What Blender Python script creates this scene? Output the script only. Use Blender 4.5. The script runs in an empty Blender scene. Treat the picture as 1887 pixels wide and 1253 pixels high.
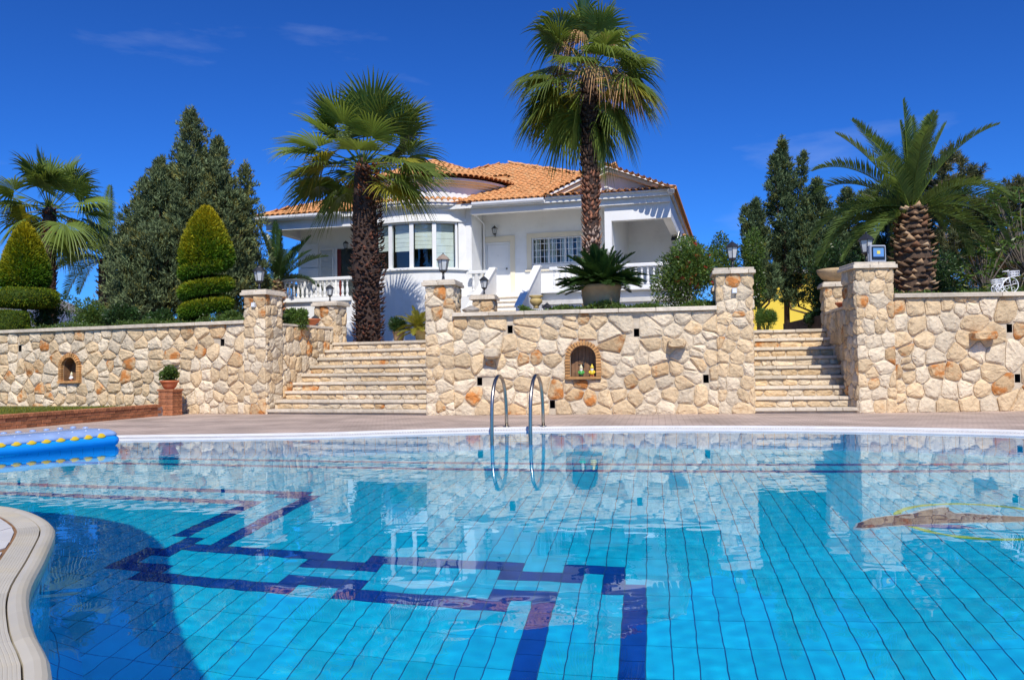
import bpy, math, random
import numpy as np
from mathutils import Vector, Matrix
from mathutils.geometry import tessellate_polygon
rnd = random.Random(7)
sc = bpy.context.scene
COL = sc.collection
R = math.radians
# ------------------------------------------------------------------ camera
FPX, EYE, PITCH, ROLL = 1550.0, 0.88, math.atan(57 / 1550), 0.014
_F = Vector((0, math.cos(PITCH), math.sin(PITCH)))
_Rt = Vector((1, 0, 0))
_Dn = Vector((0, math.sin(PITCH), -math.cos(PITCH)))
cam = bpy.data.cameras.new('camera')
cam.sensor_width = 36.0
cam.lens = 36.0 * FPX / 1887
cam.clip_start, cam.clip_end = 0.05, 3000
cam_o = bpy.data.objects.new('camera', cam)
COL.objects.link(cam_o)
_cr = (_Rt + ROLL * _Dn).normalized()
_cu = -(_Dn - ROLL * _Rt).normalized()
_m = Matrix((_cr, _cu, -_F)).transposed().to_4x4()
_m.translation = (0, 0, EYE)
cam_o.matrix_world = _m
sc.camera = cam_o
# ------------------------------------------------------------------ sky and sun
SUN_EL = R(47)
SUN_TR = Vector((-0.10, 1.0)).normalized()          # horizontal direction the light travels
w = bpy.data.worlds.new('World')
sc.world = w
w.use_nodes = True
nt = w.node_tree
sky = nt.nodes.new('ShaderNodeTexSky')
sky.sky_type = 'NISHITA'
sky.sun_disc = False
sky.sun_elevation = SUN_EL
sky.sun_rotation = math.atan2(-SUN_TR.x, -SUN_TR.y)
sky.altitude = 800
sky.air_density, sky.dust_density, sky.ozone_density = 1.0, 0.7, 3.0
gam = nt.nodes.new('ShaderNodeGamma')
gam.inputs[1].default_value = 1.3
mul = nt.nodes.new('ShaderNodeMix')
mul.data_type, mul.blend_type = 'RGBA', 'MULTIPLY'
mul.inputs[0].default_value = 1.0
mul.inputs[7].default_value = (0.14, 0.41, 0.84, 1)
nt.links.new(sky.outputs[0], gam.inputs[0])
nt.links.new(gam.outputs[0], mul.inputs[6])
# thin high cloud, everywhere in the sky
tc = nt.nodes.new('ShaderNodeTexCoord')
sep = nt.nodes.new('ShaderNodeSeparateXYZ')
nt.links.new(tc.outputs['Generated'], sep.inputs[0])
mapn = nt.nodes.new('ShaderNodeMapping')
mapn.inputs['Scale'].default_value = (1.3, 1.3, 5.5)
mapn.inputs['Location'].default_value = (7.15, 2.6, 0.50)
nt.links.new(tc.outputs['Generated'], mapn.inputs[0])
no = nt.nodes.new('ShaderNodeTexNoise')
no.inputs['Scale'].default_value = 1.7
no.inputs['Detail'].default_value = 7
no.inputs['Roughness'].default_value = 0.55
nt.links.new(mapn.outputs[0], no.inputs[0])
cr = nt.nodes.new('ShaderNodeValToRGB')
cr.color_ramp.elements[0].position = 0.60
cr.color_ramp.elements[1].position = 0.86
nt.links.new(no.outputs[0], cr.inputs[0])
mixc = nt.nodes.new('ShaderNodeMix')
mixc.data_type = 'RGBA'
mixc.inputs[7].default_value = (6.5, 7.6, 9.5, 1)
cf = nt.nodes.new('ShaderNodeMath')
cf.operation = 'MULTIPLY'
cf.inputs[1].default_value = 0.36
nt.links.new(cr.outputs[0], cf.inputs[0])
nt.links.new(cf.outputs[0], mixc.inputs[0])
nt.links.new(mul.outputs[2], mixc.inputs[6])
bg = nt.nodes['Background']
bg.inputs[1].default_value = 0.095
nt.links.new(mixc.outputs[2], bg.inputs[0])
sun = bpy.data.lights.new('sun', 'SUN')
sun.energy = 4.3
sun.angle = R(0.5)
sun.color = (1.0, 0.95, 0.87)
sun.cycles.is_caustics_light = True
sun_o = bpy.data.objects.new('sun', sun)
COL.objects.link(sun_o)
_sd = Vector((SUN_TR.x * math.cos(SUN_EL), SUN_TR.y * math.cos(SUN_EL), -math.sin(SUN_EL)))
sun_o.rotation_euler = _sd.to_track_quat('-Z', 'Y').to_euler()
sun_o.location = (0, -20, 30)
sc.view_settings.view_transform = 'Standard'
sc.view_settings.look = 'None'
sc.view_settings.gamma = 1
sc.view_settings.exposure = 0.08
sc.cycles.use_denoising = True
sc.cycles.max_bounces = 10
sc.cycles.transparent_max_bounces = 12
sc.cycles.blur_glossy = 0.3
sc.cycles.sample_clamp_indirect = 6

# ------------------------------------------------------------------ helpers
def ray(x, y):
    dx, dy = x - 943.5, y - 626.5
    return (_Rt * (dx - ROLL * dy) + _Dn * (dy + ROLL * dx) + _F * FPX).normalized()
def aty(x, y, Y):
    d = ray(x, y); return Vector((0, 0, EYE)) + d * (Y / d.y)
def atz(x, y, z):
    d = ray(x, y); return Vector((0, 0, EYE)) + d * ((z - EYE) / d.z)
class Frame:
    """local u (right along a facade), v (away from the viewer), z"""
    def __init__(s, ox, oy, deg):
        s.o = Vector((ox, oy, 0)); s.a = R(deg)
        s.u = Vector((math.cos(s.a), -math.sin(s.a), 0)); s.v = Vector((math.sin(s.a), math.cos(s.a), 0))
    def uv(s, P):
        d = Vector(P) - s.o; return d.dot(s.u), d.dot(s.v), P[2]
    def on(s, x, y, v=0.0):
        d = ray(x, y); c0 = Vector((0, 0, EYE))
        t = (v - (c0 - s.o).dot(s.v)) / d.dot(s.v)
        P = c0 + d * t
        q = s.uv(P); return q[0], q[2]
    def W(s, u, v, z=0.0):
        return s.o + s.u * u + s.v * v + Vector((0, 0, z))

def put(o, label=None, cat=None, group=None, kind=None):
    if label: o['label'] = label
    if cat: o['category'] = cat
    if group: o['group'] = group
    if kind: o['kind'] = kind
    return o
def empty(name, loc=(0, 0, 0), rz=0.0, label=None, cat=None, group=None):
    o = bpy.data.objects.new(name, None)
    o.empty_display_size = 0.1
    COL.objects.link(o)
    o.location = loc; o.rotation_euler = (0, 0, rz)
    return put(o, label, cat, group)
def fempty(name, fr, label=None, cat=None, group=None, u=0, v=0, z=0):
    return empty(name, fr.W(u, v, z), -fr.a, label, cat, group)
def link(name, me, parent=None, loc=None, rot=None, scale=None):
    o = bpy.data.objects.new(name, me)
    COL.objects.link(o)
    if parent is not None: o.parent = parent
    if loc is not None: o.location = loc
    if rot is not None: o.rotation_euler = rot
    if scale is not None: o.scale = scale
    return o
class MB:
    def __init__(s): s.v = []; s.f = []; s.c = []
    def add(s, V, F):
        b = len(s.v); s.v += [tuple(p) for p in V]; s.f += [tuple(i + b for i in q) for q in F]; return s
    def box(s, x0, x1, y0, y1, z0, z1):
        return s.add([(x0, y0, z0), (x1, y0, z0), (x1, y1, z0), (x0, y1, z0), (x0, y0, z1), (x1, y0, z1), (x1, y1, z1), (x0, y1, z1)],
                     [(0, 3, 2, 1), (4, 5, 6, 7), (0, 1, 5, 4), (1, 2, 6, 5), (2, 3, 7, 6), (3, 0, 4, 7)])
    def bbox(s, x0, x1, y0, y1, z0, z1, b=0.01):
        """box with chamfered upper and vertical edges"""
        pts = lambda e, z: [(x0 + e, y0, z), (x1 - e, y0, z), (x1, y0 + e, z), (x1, y1 - e, z), (x1 - e, y1, z), (x0 + e, y1, z), (x0, y1 - e, z), (x0, y0 + e, z)]
        ins = [(x0 + b * 1.3, y0 + b, z1), (x1 - b * 1.3, y0 + b, z1), (x1 - b, y0 + b * 1.3, z1), (x1 - b, y1 - b * 1.3, z1), (x1 - b * 1.3, y1 - b, z1), (x0 + b * 1.3, y1 - b, z1), (x0 + b, y1 - b * 1.3, z1), (x0 + b, y0 + b * 1.3, z1)]
        V = pts(b, z0) + pts(b, z1 - b) + ins
        F = [tuple(range(7, -1, -1)), tuple(range(16, 24))]
        for k in range(2):
            for i in range(8):
                j = (i + 1) % 8
                F.append((k * 8 + i, k * 8 + j, k * 8 + 8 + j, k * 8 + 8 + i))
        return s.add(V, F)
    def tube(s, pts, rad, n=8, caps=True):
        pts = [Vector(p) for p in pts]
        if not hasattr(rad, '__len__'): rad = [rad] * len(pts)
        V = []; F = []
        up = None
        for i, p in enumerate(pts):
            t = (pts[min(i + 1, len(pts) - 1)] - pts[max(i - 1, 0)]).normalized()
            if up is None:
                up = Vector((0, 0, 1)) if abs(t.z) < 0.9 else Vector((1, 0, 0))
            a = t.cross(up).normalized(); b = a.cross(t).normalized(); up = b
            for k in range(n):
                q = 2 * math.pi * k / n
                V.append(p + (a * math.cos(q) + b * math.sin(q)) * rad[i])
        for i in range(len(pts) - 1):
            for k in range(n):
                j = (k + 1) % n
                F.append((i * n + k, i * n + j, i * n + n + j, i * n + n + k))
        if caps:
            F.append(tuple(range(n - 1, -1, -1))); F.append(tuple(range(len(V) - n, len(V))))
        return s.add(V, F)
    def lathe(s, prof, n=12, c=(0, 0, 0), ang=0.0, caps=True):
        V = []; F = []
        for r, z in prof:
            for k in range(n):
                q = 2 * math.pi * k / n + ang
                V.append((c[0] + r * math.cos(q), c[1] + r * math.sin(q), c[2] + z))
        for i in range(len(prof) - 1):
            for k in range(n):
                j = (k + 1) % n
                F.append((i * n + k, i * n + j, i * n + n + j, i * n + n + k))
        if caps:
            F.append(tuple(range(n - 1, -1, -1))); F.append(tuple(range(len(V) - n, len(V))))
        return s.add(V, F)
    def prism(s, poly, a, b, axis='z'):
        n = len(poly)
        def m(p, h):
            return (p[0], p[1], h) if axis == 'z' else ((p[0], h, p[1]) if axis == 'y' else (h, p[0], p[1]))
        V = [m(p, a) for p in poly] + [m(p, b) for p in poly]
        F = [(i, (i + 1) % n, n + (i + 1) % n, n + i) for i in range(n)]
        tri = tessellate_polygon([[Vector((p[0], p[1], 0)) for p in poly]])
        F += [tuple(t) for t in tri] + [tuple(n + i for i in t) for t in tri]
        return s.add(V, F)
    def mesh(s, name, mat=None, smooth=False):
        me = bpy.data.meshes.new(name)
        me.from_pydata(s.v, [], s.f)
        if mat: me.materials.append(mat)
        if smooth: me.polygons.foreach_set('use_smooth', [True] * len(me.polygons))
        return me
    def fixed(s, name, mat=None, smooth=False):
        import bmesh
        me = s.mesh(name, mat, smooth)
        bm = bmesh.new(); bm.from_mesh(me)
        bmesh.ops.recalc_face_normals(bm, faces=bm.faces)
        bm.to_mesh(me); bm.free()
        return me
    def build(s, name, mat, parent=None, smooth=False, fix=True, **k):
        return link(name, (s.fixed if fix else s.mesh)(name, mat, smooth), parent, **k)
def np_mesh(name, V, F, mat, cols=None, smooth=False):
    """fast mesh from numpy arrays; F all the same corner count; cols per vertex (n,3)"""
    me = bpy.data.meshes.new(name)
    V = np.asarray(V, dtype=np.float32); F = np.asarray(F, dtype=np.int32)
    k = F.shape[1]
    me.vertices.add(len(V)); me.vertices.foreach_set('co', V.ravel())
    me.loops.add(F.size); me.loops.foreach_set('vertex_index', F.ravel())
    me.polygons.add(len(F)); me.polygons.foreach_set('loop_start', np.arange(0, F.size, k, dtype=np.int32))
    me.polygons.foreach_set('loop_total', np.full(len(F), k, dtype=np.int32))
    if smooth: me.polygons.foreach_set('use_smooth', np.ones(len(F), dtype=bool))
    if cols is not None:
        a = me.color_attributes.new('tint', 'FLOAT_COLOR', 'POINT')
        c = np.ones((len(V), 4), dtype=np.float32); c[:, :3] = cols
        a.data.foreach_set('color', c.ravel())
    me.update(calc_edges=True)
    me.materials.append(mat)
    return me
def copy_tree(o, parent=None):
    c = o.copy(); COL.objects.link(c); c.parent = parent
    for ch in list(o.children): copy_tree(ch, c)
    return c

# ------------------------------------------------------------------ materials
def new_mat(name):
    m = bpy.data.materials.new(name); m.use_nodes = True
    return m, m.node_tree, m.node_tree.nodes['Principled BSDF']
def N(t, typ, **kw):
    n = t.nodes.new(typ)
    for k, v in kw.items(): setattr(n, k, v)
    return n
def plain(name, col, rough=0.6, metal=0.0, var=0.15, scale=6.0, bump=0.0, bscale=30.0, spec=0.5, objvar=0.0, dirt=None, dirt_amt=0.0, dscale=1.5):
    """base colour broken by noise, fine relief, optional stains and per-object shift"""
    m, t, p = new_mat(name)
    tc = N(t, 'ShaderNodeTexCoord')
    n1 = N(t, 'ShaderNodeTexNoise'); n1.inputs['Scale'].default_value = scale; n1.inputs['Detail'].default_value = 6
    t.links.new(tc.outputs['Object'], n1.inputs[0])
    mr = N(t, 'ShaderNodeMapRange')
    mr.inputs[1].default_value, mr.inputs[2].default_value = 0.3, 0.7
    mr.inputs[3].default_value, mr.inputs[4].default_value = 1 - var, 1 + var
    t.links.new(n1.outputs[0], mr.inputs[0])
    fac = mr.outputs[0]
    if objvar:
        oi = N(t, 'ShaderNodeObjectInfo')
        mo = N(t, 'ShaderNodeMapRange'); mo.inputs[3].default_value, mo.inputs[4].default_value = 1 - objvar, 1 + objvar
        t.links.new(oi.outputs['Random'], mo.inputs[0])
        mm = N(t, 'ShaderNodeMath', operation='MULTIPLY')
        t.links.new(fac, mm.inputs[0]); t.links.new(mo.outputs[0], mm.inputs[1]); fac = mm.outputs[0]
    hs = N(t, 'ShaderNodeHueSaturation'); hs.inputs['Color'].default_value = (*col, 1)
    t.links.new(fac, hs.inputs['Value'])
    out = hs.outputs[0]
    if dirt:
        n2 = N(t, 'ShaderNodeTexNoise'); n2.inputs['Scale'].default_value = dscale; n2.inputs['Detail'].default_value = 8; n2.inputs['Roughness'].default_value = 0.65
        t.links.new(tc.outputs['Object'], n2.inputs[0])
        rp = N(t, 'ShaderNodeMapRange'); rp.inputs[1].default_value, rp.inputs[2].default_value = 0.5, 0.72; rp.inputs[4].default_value = dirt_amt
        t.links.new(n2.outputs[0], rp.inputs[0])
        mx = N(t, 'ShaderNodeMix', data_type='RGBA'); mx.inputs[7].default_value = (*dirt, 1)
        t.links.new(rp.outputs[0], mx.inputs[0]); t.links.new(out, mx.inputs[6]); out = mx.outputs[2]
    t.links.new(out, p.inputs['Base Color'])
    p.inputs['Roughness'].default_value = rough
    p.inputs['Metallic'].default_value = metal
    p.inputs['Specular IOR Level'].default_value = spec
    if bump:
        n3 = N(t, 'ShaderNodeTexNoise'); n3.inputs['Scale'].default_value = bscale; n3.inputs['Detail'].default_value = 8; n3.inputs['Roughness'].default_value = 0.6
        t.links.new(tc.outputs['Object'], n3.inputs[0])
        bp = N(t, 'ShaderNodeBump'); bp.inputs['Strength'].default_value = 1.0; bp.inputs['Distance'].default_value = bump
        t.links.new(n3.outputs[0], bp.inputs['Height']); t.links.new(bp.outputs[0], p.inputs['Normal'])
    return m
def stone_mat(name, c1, c2, patch=0.5, patch_w=0.12, bump=0.02, spots=True):
    """rough-hewn limestone: cream with iron stained patches that differ from stone to stone"""
    m, t, p = new_mat(name)
    tc = N(t, 'ShaderNodeTexCoord'); oi = N(t, 'ShaderNodeObjectInfo')
    vm = N(t, 'ShaderNodeVectorMath', operation='SCALE'); vm.inputs[0].default_value = (37, 53, 71)
    t.links.new(oi.outputs['Random'], vm.inputs['Scale'])
    va = N(t, 'ShaderNodeVectorMath', operation='ADD')
    t.links.new(tc.outputs['Object'], va.inputs[0]); t.links.new(vm.outputs[0], va.inputs[1])
    def noise(s, d=6, r=0.6):
        n = N(t, 'ShaderNodeTexNoise'); n.inputs['Scale'].default_value = s; n.inputs['Detail'].default_value = d; n.inputs['Roughness'].default_value = r
        t.links.new(va.outputs[0], n.inputs[0]); return n
    n1 = noise(4.0)
    rp = N(t, 'ShaderNodeMapRange'); rp.inputs[1].default_value, rp.inputs[2].default_value = patch, patch + patch_w
    t.links.new(n1.outputs[0], rp.inputs[0])
    mx = N(t, 'ShaderNodeMix', data_type='RGBA'); mx.inputs[6].default_value = (*c1, 1); mx.inputs[7].default_value = (*c2, 1)
    t.links.new(rp.outputs[0], mx.inputs[0])
    n2 = noise(14, 9, 0.7)
    mr = N(t, 'ShaderNodeMapRange'); mr.inputs[1].default_value, mr.inputs[2].default_value = 0.3, 0.7; mr.inputs[3].default_value, mr.inputs[4].default_value = 0.82, 1.14
    t.links.new(n2.outputs[0], mr.inputs[0])
    mo = N(t, 'ShaderNodeMapRange'); mo.inputs[3].default_value, mo.inputs[4].default_value = 0.84, 1.12
    t.links.new(oi.outputs['Random'], mo.inputs[0])
    mm = N(t, 'ShaderNodeMath', operation='MULTIPLY'); t.links.new(mr.outputs[0], mm.inputs[0]); t.links.new(mo.outputs[0], mm.inputs[1])
    # weathering that runs over neighbouring stones: soft stains drawn out downward
    mpw = N(t, 'ShaderNodeMapping'); mpw.inputs['Scale'].default_value = (1.6, 1.6, 0.7); t.links.new(tc.outputs['Object'], mpw.inputs[0])
    nw = N(t, 'ShaderNodeTexNoise'); nw.inputs['Scale'].default_value = 1.0; nw.inputs['Detail'].default_value = 7; nw.inputs['Roughness'].default_value = 0.65; t.links.new(mpw.outputs[0], nw.inputs[0])
    mw = N(t, 'ShaderNodeMapRange'); mw.inputs[1].default_value, mw.inputs[2].default_value, mw.inputs[3].default_value, mw.inputs[4].default_value = 0.36, 0.58, 0.86, 1.06; t.links.new(nw.outputs[0], mw.inputs[0])
    mm0 = mm; mm = N(t, 'ShaderNodeMath', operation='MULTIPLY'); t.links.new(mm0.outputs[0], mm.inputs[0]); t.links.new(mw.outputs[0], mm.inputs[1])
    hs = N(t, 'ShaderNodeHueSaturation'); t.links.new(mx.outputs[2], hs.inputs['Color']); t.links.new(mm.outputs[0], hs.inputs['Value'])
    t.links.new(hs.outputs[0], p.inputs['Base Color'])
    p.inputs['Roughness'].default_value = 0.85
    p.inputs['Specular IOR Level'].default_value = 0.25
    n3 = noise(9, 10, 0.62)
    vo = N(t, 'ShaderNodeTexVoronoi'); vo.inputs['Scale'].default_value = 16
    t.links.new(va.outputs[0], vo.inputs[0])
    ad = N(t, 'ShaderNodeMath', operation='MULTIPLY_ADD'); ad.inputs[1].default_value = 0.25
    t.links.new(vo.outputs[0], ad.inputs[0]); t.links.new(n3.outputs[0], ad.inputs[2])
    bp = N(t, 'ShaderNodeBump'); bp.inputs['Distance'].default_value = bump * 2.2
    t.links.new(ad.outputs[0], bp.inputs['Height']); t.links.new(bp.outputs[0], p.inputs['Normal'])
    return m
def leaf_mat(name, col, rough=0.45, trans=0.35, objvar=0.25, yellow=None, spec=0.4):
    """leaf: colour times the clump tint, light passes through"""
    m, t, p = new_mat(name)
    at = N(t, 'ShaderNodeAttribute', attribute_name='tint')
    oi = N(t, 'ShaderNodeObjectInfo')
    mo = N(t, 'ShaderNodeMapRange'); mo.inputs[3].default_value, mo.inputs[4].default_value = 1 - objvar, 1 + objvar
    t.links.new(oi.outputs['Random'], mo.inputs[0])
    base = N(t, 'ShaderNodeMix', data_type='RGBA', blend_type='MULTIPLY'); base.inputs[0].default_value = 1; base.inputs[6].default_value = (*col, 1)
    t.links.new(at.outputs['Color'], base.inputs[7])
    hs = N(t, 'ShaderNodeHueSaturation'); t.links.new(base.outputs[2], hs.inputs['Color']); t.links.new(mo.outputs[0], hs.inputs['Value'])
    t.links.new(hs.outputs[0], p.inputs['Base Color'])
    p.inputs['Roughness'].default_value = rough
    p.inputs['Specular IOR Level'].default_value = spec
    if trans:
        tr = N(t, 'ShaderNodeBsdfTranslucent')
        g = N(t, 'ShaderNodeHueSaturation'); g.inputs['Hue'].default_value = 0.485; g.inputs['Saturation'].default_value = 1.1; g.inputs['Value'].default_value = 1.5
        t.links.new(hs.outputs[0], g.inputs['Color']); t.links.new(g.outputs[0], tr.inputs[0])
        ms = N(t, 'ShaderNodeMixShader'); ms.inputs[0].default_value = trans
        t.links.new(p.outputs[0], ms.inputs[1]); t.links.new(tr.outputs[0], ms.inputs[2])
        t.links.new(ms.outputs[0], t.nodes['Material Output'].inputs[0])
    return m
# ------------------------------------------------------------------ palette
M = {}
M['white'] = plain('white_plaster', (0.83, 0.825, 0.80), 0.75, var=0.035, scale=1.5, bump=0.004, bscale=60, spec=0.2, dirt=(0.55, 0.53, 0.48), dirt_amt=0.30, dscale=1.6)
M['cream'] = plain('cream_trim', (0.80, 0.71, 0.54), 0.75, var=0.05, scale=2, bump=0.003, spec=0.2)
M['white_gloss'] = plain('white_paint', (0.82, 0.82, 0.81), 0.4, var=0.03, scale=3)
M['cap'] = stone_mat('cap_slab', (0.66, 0.56, 0.42), (0.45, 0.38, 0.30), 0.60, 0.2, bump=0.006)
M['stone'] = stone_mat('limestone', (0.70, 0.515, 0.30), (0.60, 0.38, 0.185), 0.58, 0.16, bump=0.02)
M['stone_pale'] = stone_mat('pale_limestone', (0.74, 0.60, 0.41), (0.64, 0.46, 0.27), 0.60, 0.2, bump=0.02)
M['stone_orange'] = stone_mat('iron_stone', (0.62, 0.42, 0.22), (0.55, 0.21, 0.055), 0.50, 0.10, bump=0.02)
M['mortar'] = plain('mortar', (0.58, 0.48, 0.345), 0.95, var=0.15, scale=9, bump=0.01, bscale=60, spec=0.1)
M['brick'] = plain('brick', (0.40, 0.155, 0.07), 0.85, var=0.3, scale=14, bump=0.006, bscale=50, objvar=0.3, spec=0.2)
M['brick_tan'] = plain('arch_brick', (0.52, 0.27, 0.10), 0.85, var=0.25, scale=14, bump=0.006, bscale=50, objvar=0.25, spec=0.2)
M['wood'] = plain('niche_boards', (0.25, 0.13, 0.06), 0.7, var=0.35, scale=7, bump=0.005)
M['terra'] = plain('terracotta', (0.56, 0.15, 0.05), 0.7, var=0.12, scale=8, bump=0.003, dirt=(0.45, 0.25, 0.15), dirt_amt=0.5, dscale=5)
M['black_iron'] = plain('black_iron', (0.022, 0.023, 0.027), 0.42, var=0.2, scale=20, spec=0.5)
M['roof'] = plain('roof_tile', (0.63, 0.285, 0.10), 0.75, var=0.28, scale=5, bump=0.006, bscale=40, dirt=(0.62, 0.42, 0.20), dirt_amt=0.75, dscale=2.3)
M['steel'] = plain('brushed_steel', (0.42, 0.38, 0.32), 0.3, metal=1.0, var=0.1, scale=20)
M['dark'] = plain('dark_void', (0.015, 0.012, 0.010), 0.95, var=0.2)
M['soil'] = plain('soil', (0.12, 0.075, 0.045), 0.95, var=0.3, scale=6, bump=0.02)
M['trunk'] = plain('bark', (0.13, 0.085, 0.055), 0.9, var=0.4, scale=9, bump=0.02, bscale=25, spec=0.1)
M['glass_lamp'] = plain('lamp_glass', (0.55, 0.55, 0.52), 0.25, var=0.12, scale=9)
# ------------------------------------------------------------------ pool outline
_ctl = [(-12.0, 11.0), (-8.0, 11.35), (-5.28, 11.50), (-3.88, 11.46), (-2.57, 11.53), (-1.49, 11.82), (-0.36, 12.05), (0.8, 12.07), (1.96, 11.94),
        (3.0, 11.72), (4.07, 11.40), (5.25, 10.84), (6.17, 10.20), (7.3, 9.0), (8.2, 7.2), (8.5, 5), (8.1, 2.4), (6.5, 0.2), (4, -1.2), (1.5, -1.3),
        (0.2, -0.9), (-0.45, -0.1), (-0.8, 0.9), (-1.02, 1.7), (-1.3, 2.34), (-1.6, 2.78), (-1.89, 3.26), (-2.15, 3.83), (-2.43, 4.43), (-2.58, 4.69),
        (-2.79, 4.96), (-3.03, 5.21), (-3.3, 5.40), (-3.9, 5.66), (-5.2, 5.95), (-7.5, 6.3), (-10.5, 6.6), (-12.6, 7.6), (-13.2, 9.4)]
def catmull(P, n=6):
    out = []; L = len(P)
    for i in range(L):
        p0, p1, p2, p3 = (Vector(P[(i + k) % L]) for k in (-1, 0, 1, 2))
        m = max(2, int((p2 - p1).length / 0.11))
        for k in range(m):
            t = k / m
            out.append(0.5 * ((2 * p1) + (-p0 + p2) * t + (2 * p0 - 5 * p1 + 4 * p2 - p3) * t * t + (-p0 + 3 * p1 - 3 * p2 + p3) * t ** 3))
    return out
POOL = catmull(_ctl)
NP_ = len(POOL)
_area = sum(POOL[i].x * POOL[(i + 1) % NP_].y - POOL[(i + 1) % NP_].x * POOL[i].y for i in range(NP_))
def nrm(i):
    t = (POOL[(i + 1) % NP_] - POOL[i - 1]).normalized()
    return Vector((t.y, -t.x)) * (1 if _area > 0 else -1)        # outward
NOR = [nrm(i) for i in range(NP_)]
def offset(d): return [POOL[i] + NOR[i] * d for i in range(NP_)]
def ring_strip(mb, d0, z0, d1, z1, i0=0, i1=None):
    A, B = offset(d0), offset(d1)
    idx = list(range(i0, (i1 if i1 is not None else NP_ + 1)))
    V = []; F = []
    for q, i in enumerate(idx):
        a, b = A[i % NP_], B[i % NP_]
        V += [(a.x, a.y, z0), (b.x, b.y, z1)]
        if q: F.append((2 * q - 2, 2 * q - 1, 2 * q + 1, 2 * q))
    mb.add(V, F)
ax = np.array([p.x for p in POOL]); ay = np.array([p.y for p in POOL])
def inside(X, Y, poly=None):
    px, py = (ax, ay) if poly is None else poly
    r = np.zeros(X.shape, bool)
    j = len(px) - 1
    for i in range(len(px)):
        c = (py[i] > Y) != (py[j] > Y)
        with np.errstate(divide='ignore', invalid='ignore'):
            r ^= c & (X < (px[j] - px[i]) * (Y - py[i]) / (py[j] - py[i] + 1e-12) + px[i])
        j = i
    return r
DECK_Z = 0.05
# ------------------------------------------------------------------ deck (pavers) with the pool cut out
m, t, p = new_mat('deck_pavers')
tcn = N(t, 'ShaderNodeTexCoord'); mp = N(t, 'ShaderNodeMapping'); mp.inputs['Rotation'].default_value = (0, 0, R(9.8))
bk = N(t, 'ShaderNodeTexBrick'); bk.inputs['Scale'].default_value = 1.0; bk.inputs['Brick Width'].default_value = 0.2; bk.inputs['Row Height'].default_value = 0.1
bk.inputs['Mortar Size'].default_value = 0.006; bk.inputs['Color1'].default_value = (0.55, 0.43, 0.34, 1); bk.inputs['Color2'].default_value = (0.47, 0.36, 0.285, 1); bk.inputs['Mortar'].default_value = (0.30, 0.21, 0.165, 1)
t.links.new(tcn.outputs['Object'], mp.inputs[0]); t.links.new(mp.outputs[0], bk.inputs[0])
nz = N(t, 'ShaderNodeTexNoise'); nz.inputs['Scale'].default_value = 1.1; nz.inputs['Detail'].default_value = 7
t.links.new(tcn.outputs['Object'], nz.inputs[0])
hs = N(t, 'ShaderNodeHueSaturation'); mr = N(t, 'ShaderNodeMapRange'); mr.inputs[1].default_value, mr.inputs[2].default_value, mr.inputs[3].default_value, mr.inputs[4].default_value = 0.32, 0.68, 0.74, 1.2
t.links.new(nz.outputs[0], mr.inputs[0]); t.links.new(mr.outputs[0], hs.inputs['Value']); t.links.new(bk.outputs[0], hs.inputs['Color']); t.links.new(hs.outputs[0], p.inputs['Base Color'])
bp = N(t, 'ShaderNodeBump'); bp.inputs['Distance'].default_value = 0.004; bp.invert = True
t.links.new(bk.outputs['Fac'], bp.inputs['Height']); t.links.new(bp.outputs[0], p.inputs['Normal']); p.inputs['Roughness'].default_value = 0.8
M['deck'] = m
def holed(mb, outer, holes, z):
    loops = [[Vector((a[0], a[1], 0)) for a in outer]] + [[Vector((a[0], a[1], 0)) for a in h] for h in holes]
    tri = tessellate_polygon(loops)
    V = [(a.x, a.y, z) for l in loops for a in l]
    mb.add(V, tri)
RIM = 0.38
mb = MB(); holed(mb, [(-16, 24), (-16, -9), (14, -9), (14, 24)], [offset(RIM)[::2]], DECK_Z)
put(mb.build('deck', M['deck']), kind='structure')
# white overflow rim: lip, grating channel, outer kerb
M['rim'] = plain('rim_white', (0.74, 0.73, 0.70), 0.55, var=0.06, scale=4, dirt=(0.55, 0.5, 0.42), dirt_amt=0.3, dscale=3)
rim = empty('pool_rim', (0, 0, 0)); put(rim, kind='structure')
mb = MB()
for a in ((0, -0.30, 0, 0.012), (0, 0.012, 0.02, 0.02), (0.02, 0.02, 0.14, 0.026), (0.14, 0.026, 0.14, -0.03), (0.14, -0.03, 0.32, -0.03), (0.32, -0.03, 0.32, 0.030), (0.32, 0.030, RIM - 0.02, 0.044), (RIM - 0.02, 0.044, RIM + 0.01, 0.054), (RIM + 0.01, 0.054, RIM + 0.01, 0.03)):
    ring_strip(mb, *a)
mb.build('rim_stone', M['rim'], rim, smooth=False, fix=False)
# grating slats along the far side
mb = MB()
far_i = [i for i in range(NP_) if POOL[i].y > 7.5 and POOL[i].x > -7.5]
for i in far_i:
    P, Q = POOL[i], POOL[(i + 1) % NP_]
    L = (Q - P).length; n = max(1, round(L / 0.042))
    for k in range(n):
        tt = (k + 0.5) / n
        c = P.lerp(Q, tt); nn = NOR[i].lerp(NOR[(i + 1) % NP_], tt).normalized(); tg = Vector((-nn.y, nn.x)) * 0.0125
        a, b = c + nn * 0.142, c + nn * 0.318
        V = [(a - tg), (a + tg), (b + tg), (b - tg)]
        mb.add([(q.x, q.y, 0.027) for q in V] + [(q.x, q.y, 0.010) for q in V], [(0, 1, 2, 3), (0, 4, 5, 1), (1, 5, 6, 2), (2, 6, 7, 3), (3, 7, 4, 0)])
put(mb.build('grating', M['rim'], rim, fix=False), kind='stuff')
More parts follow.
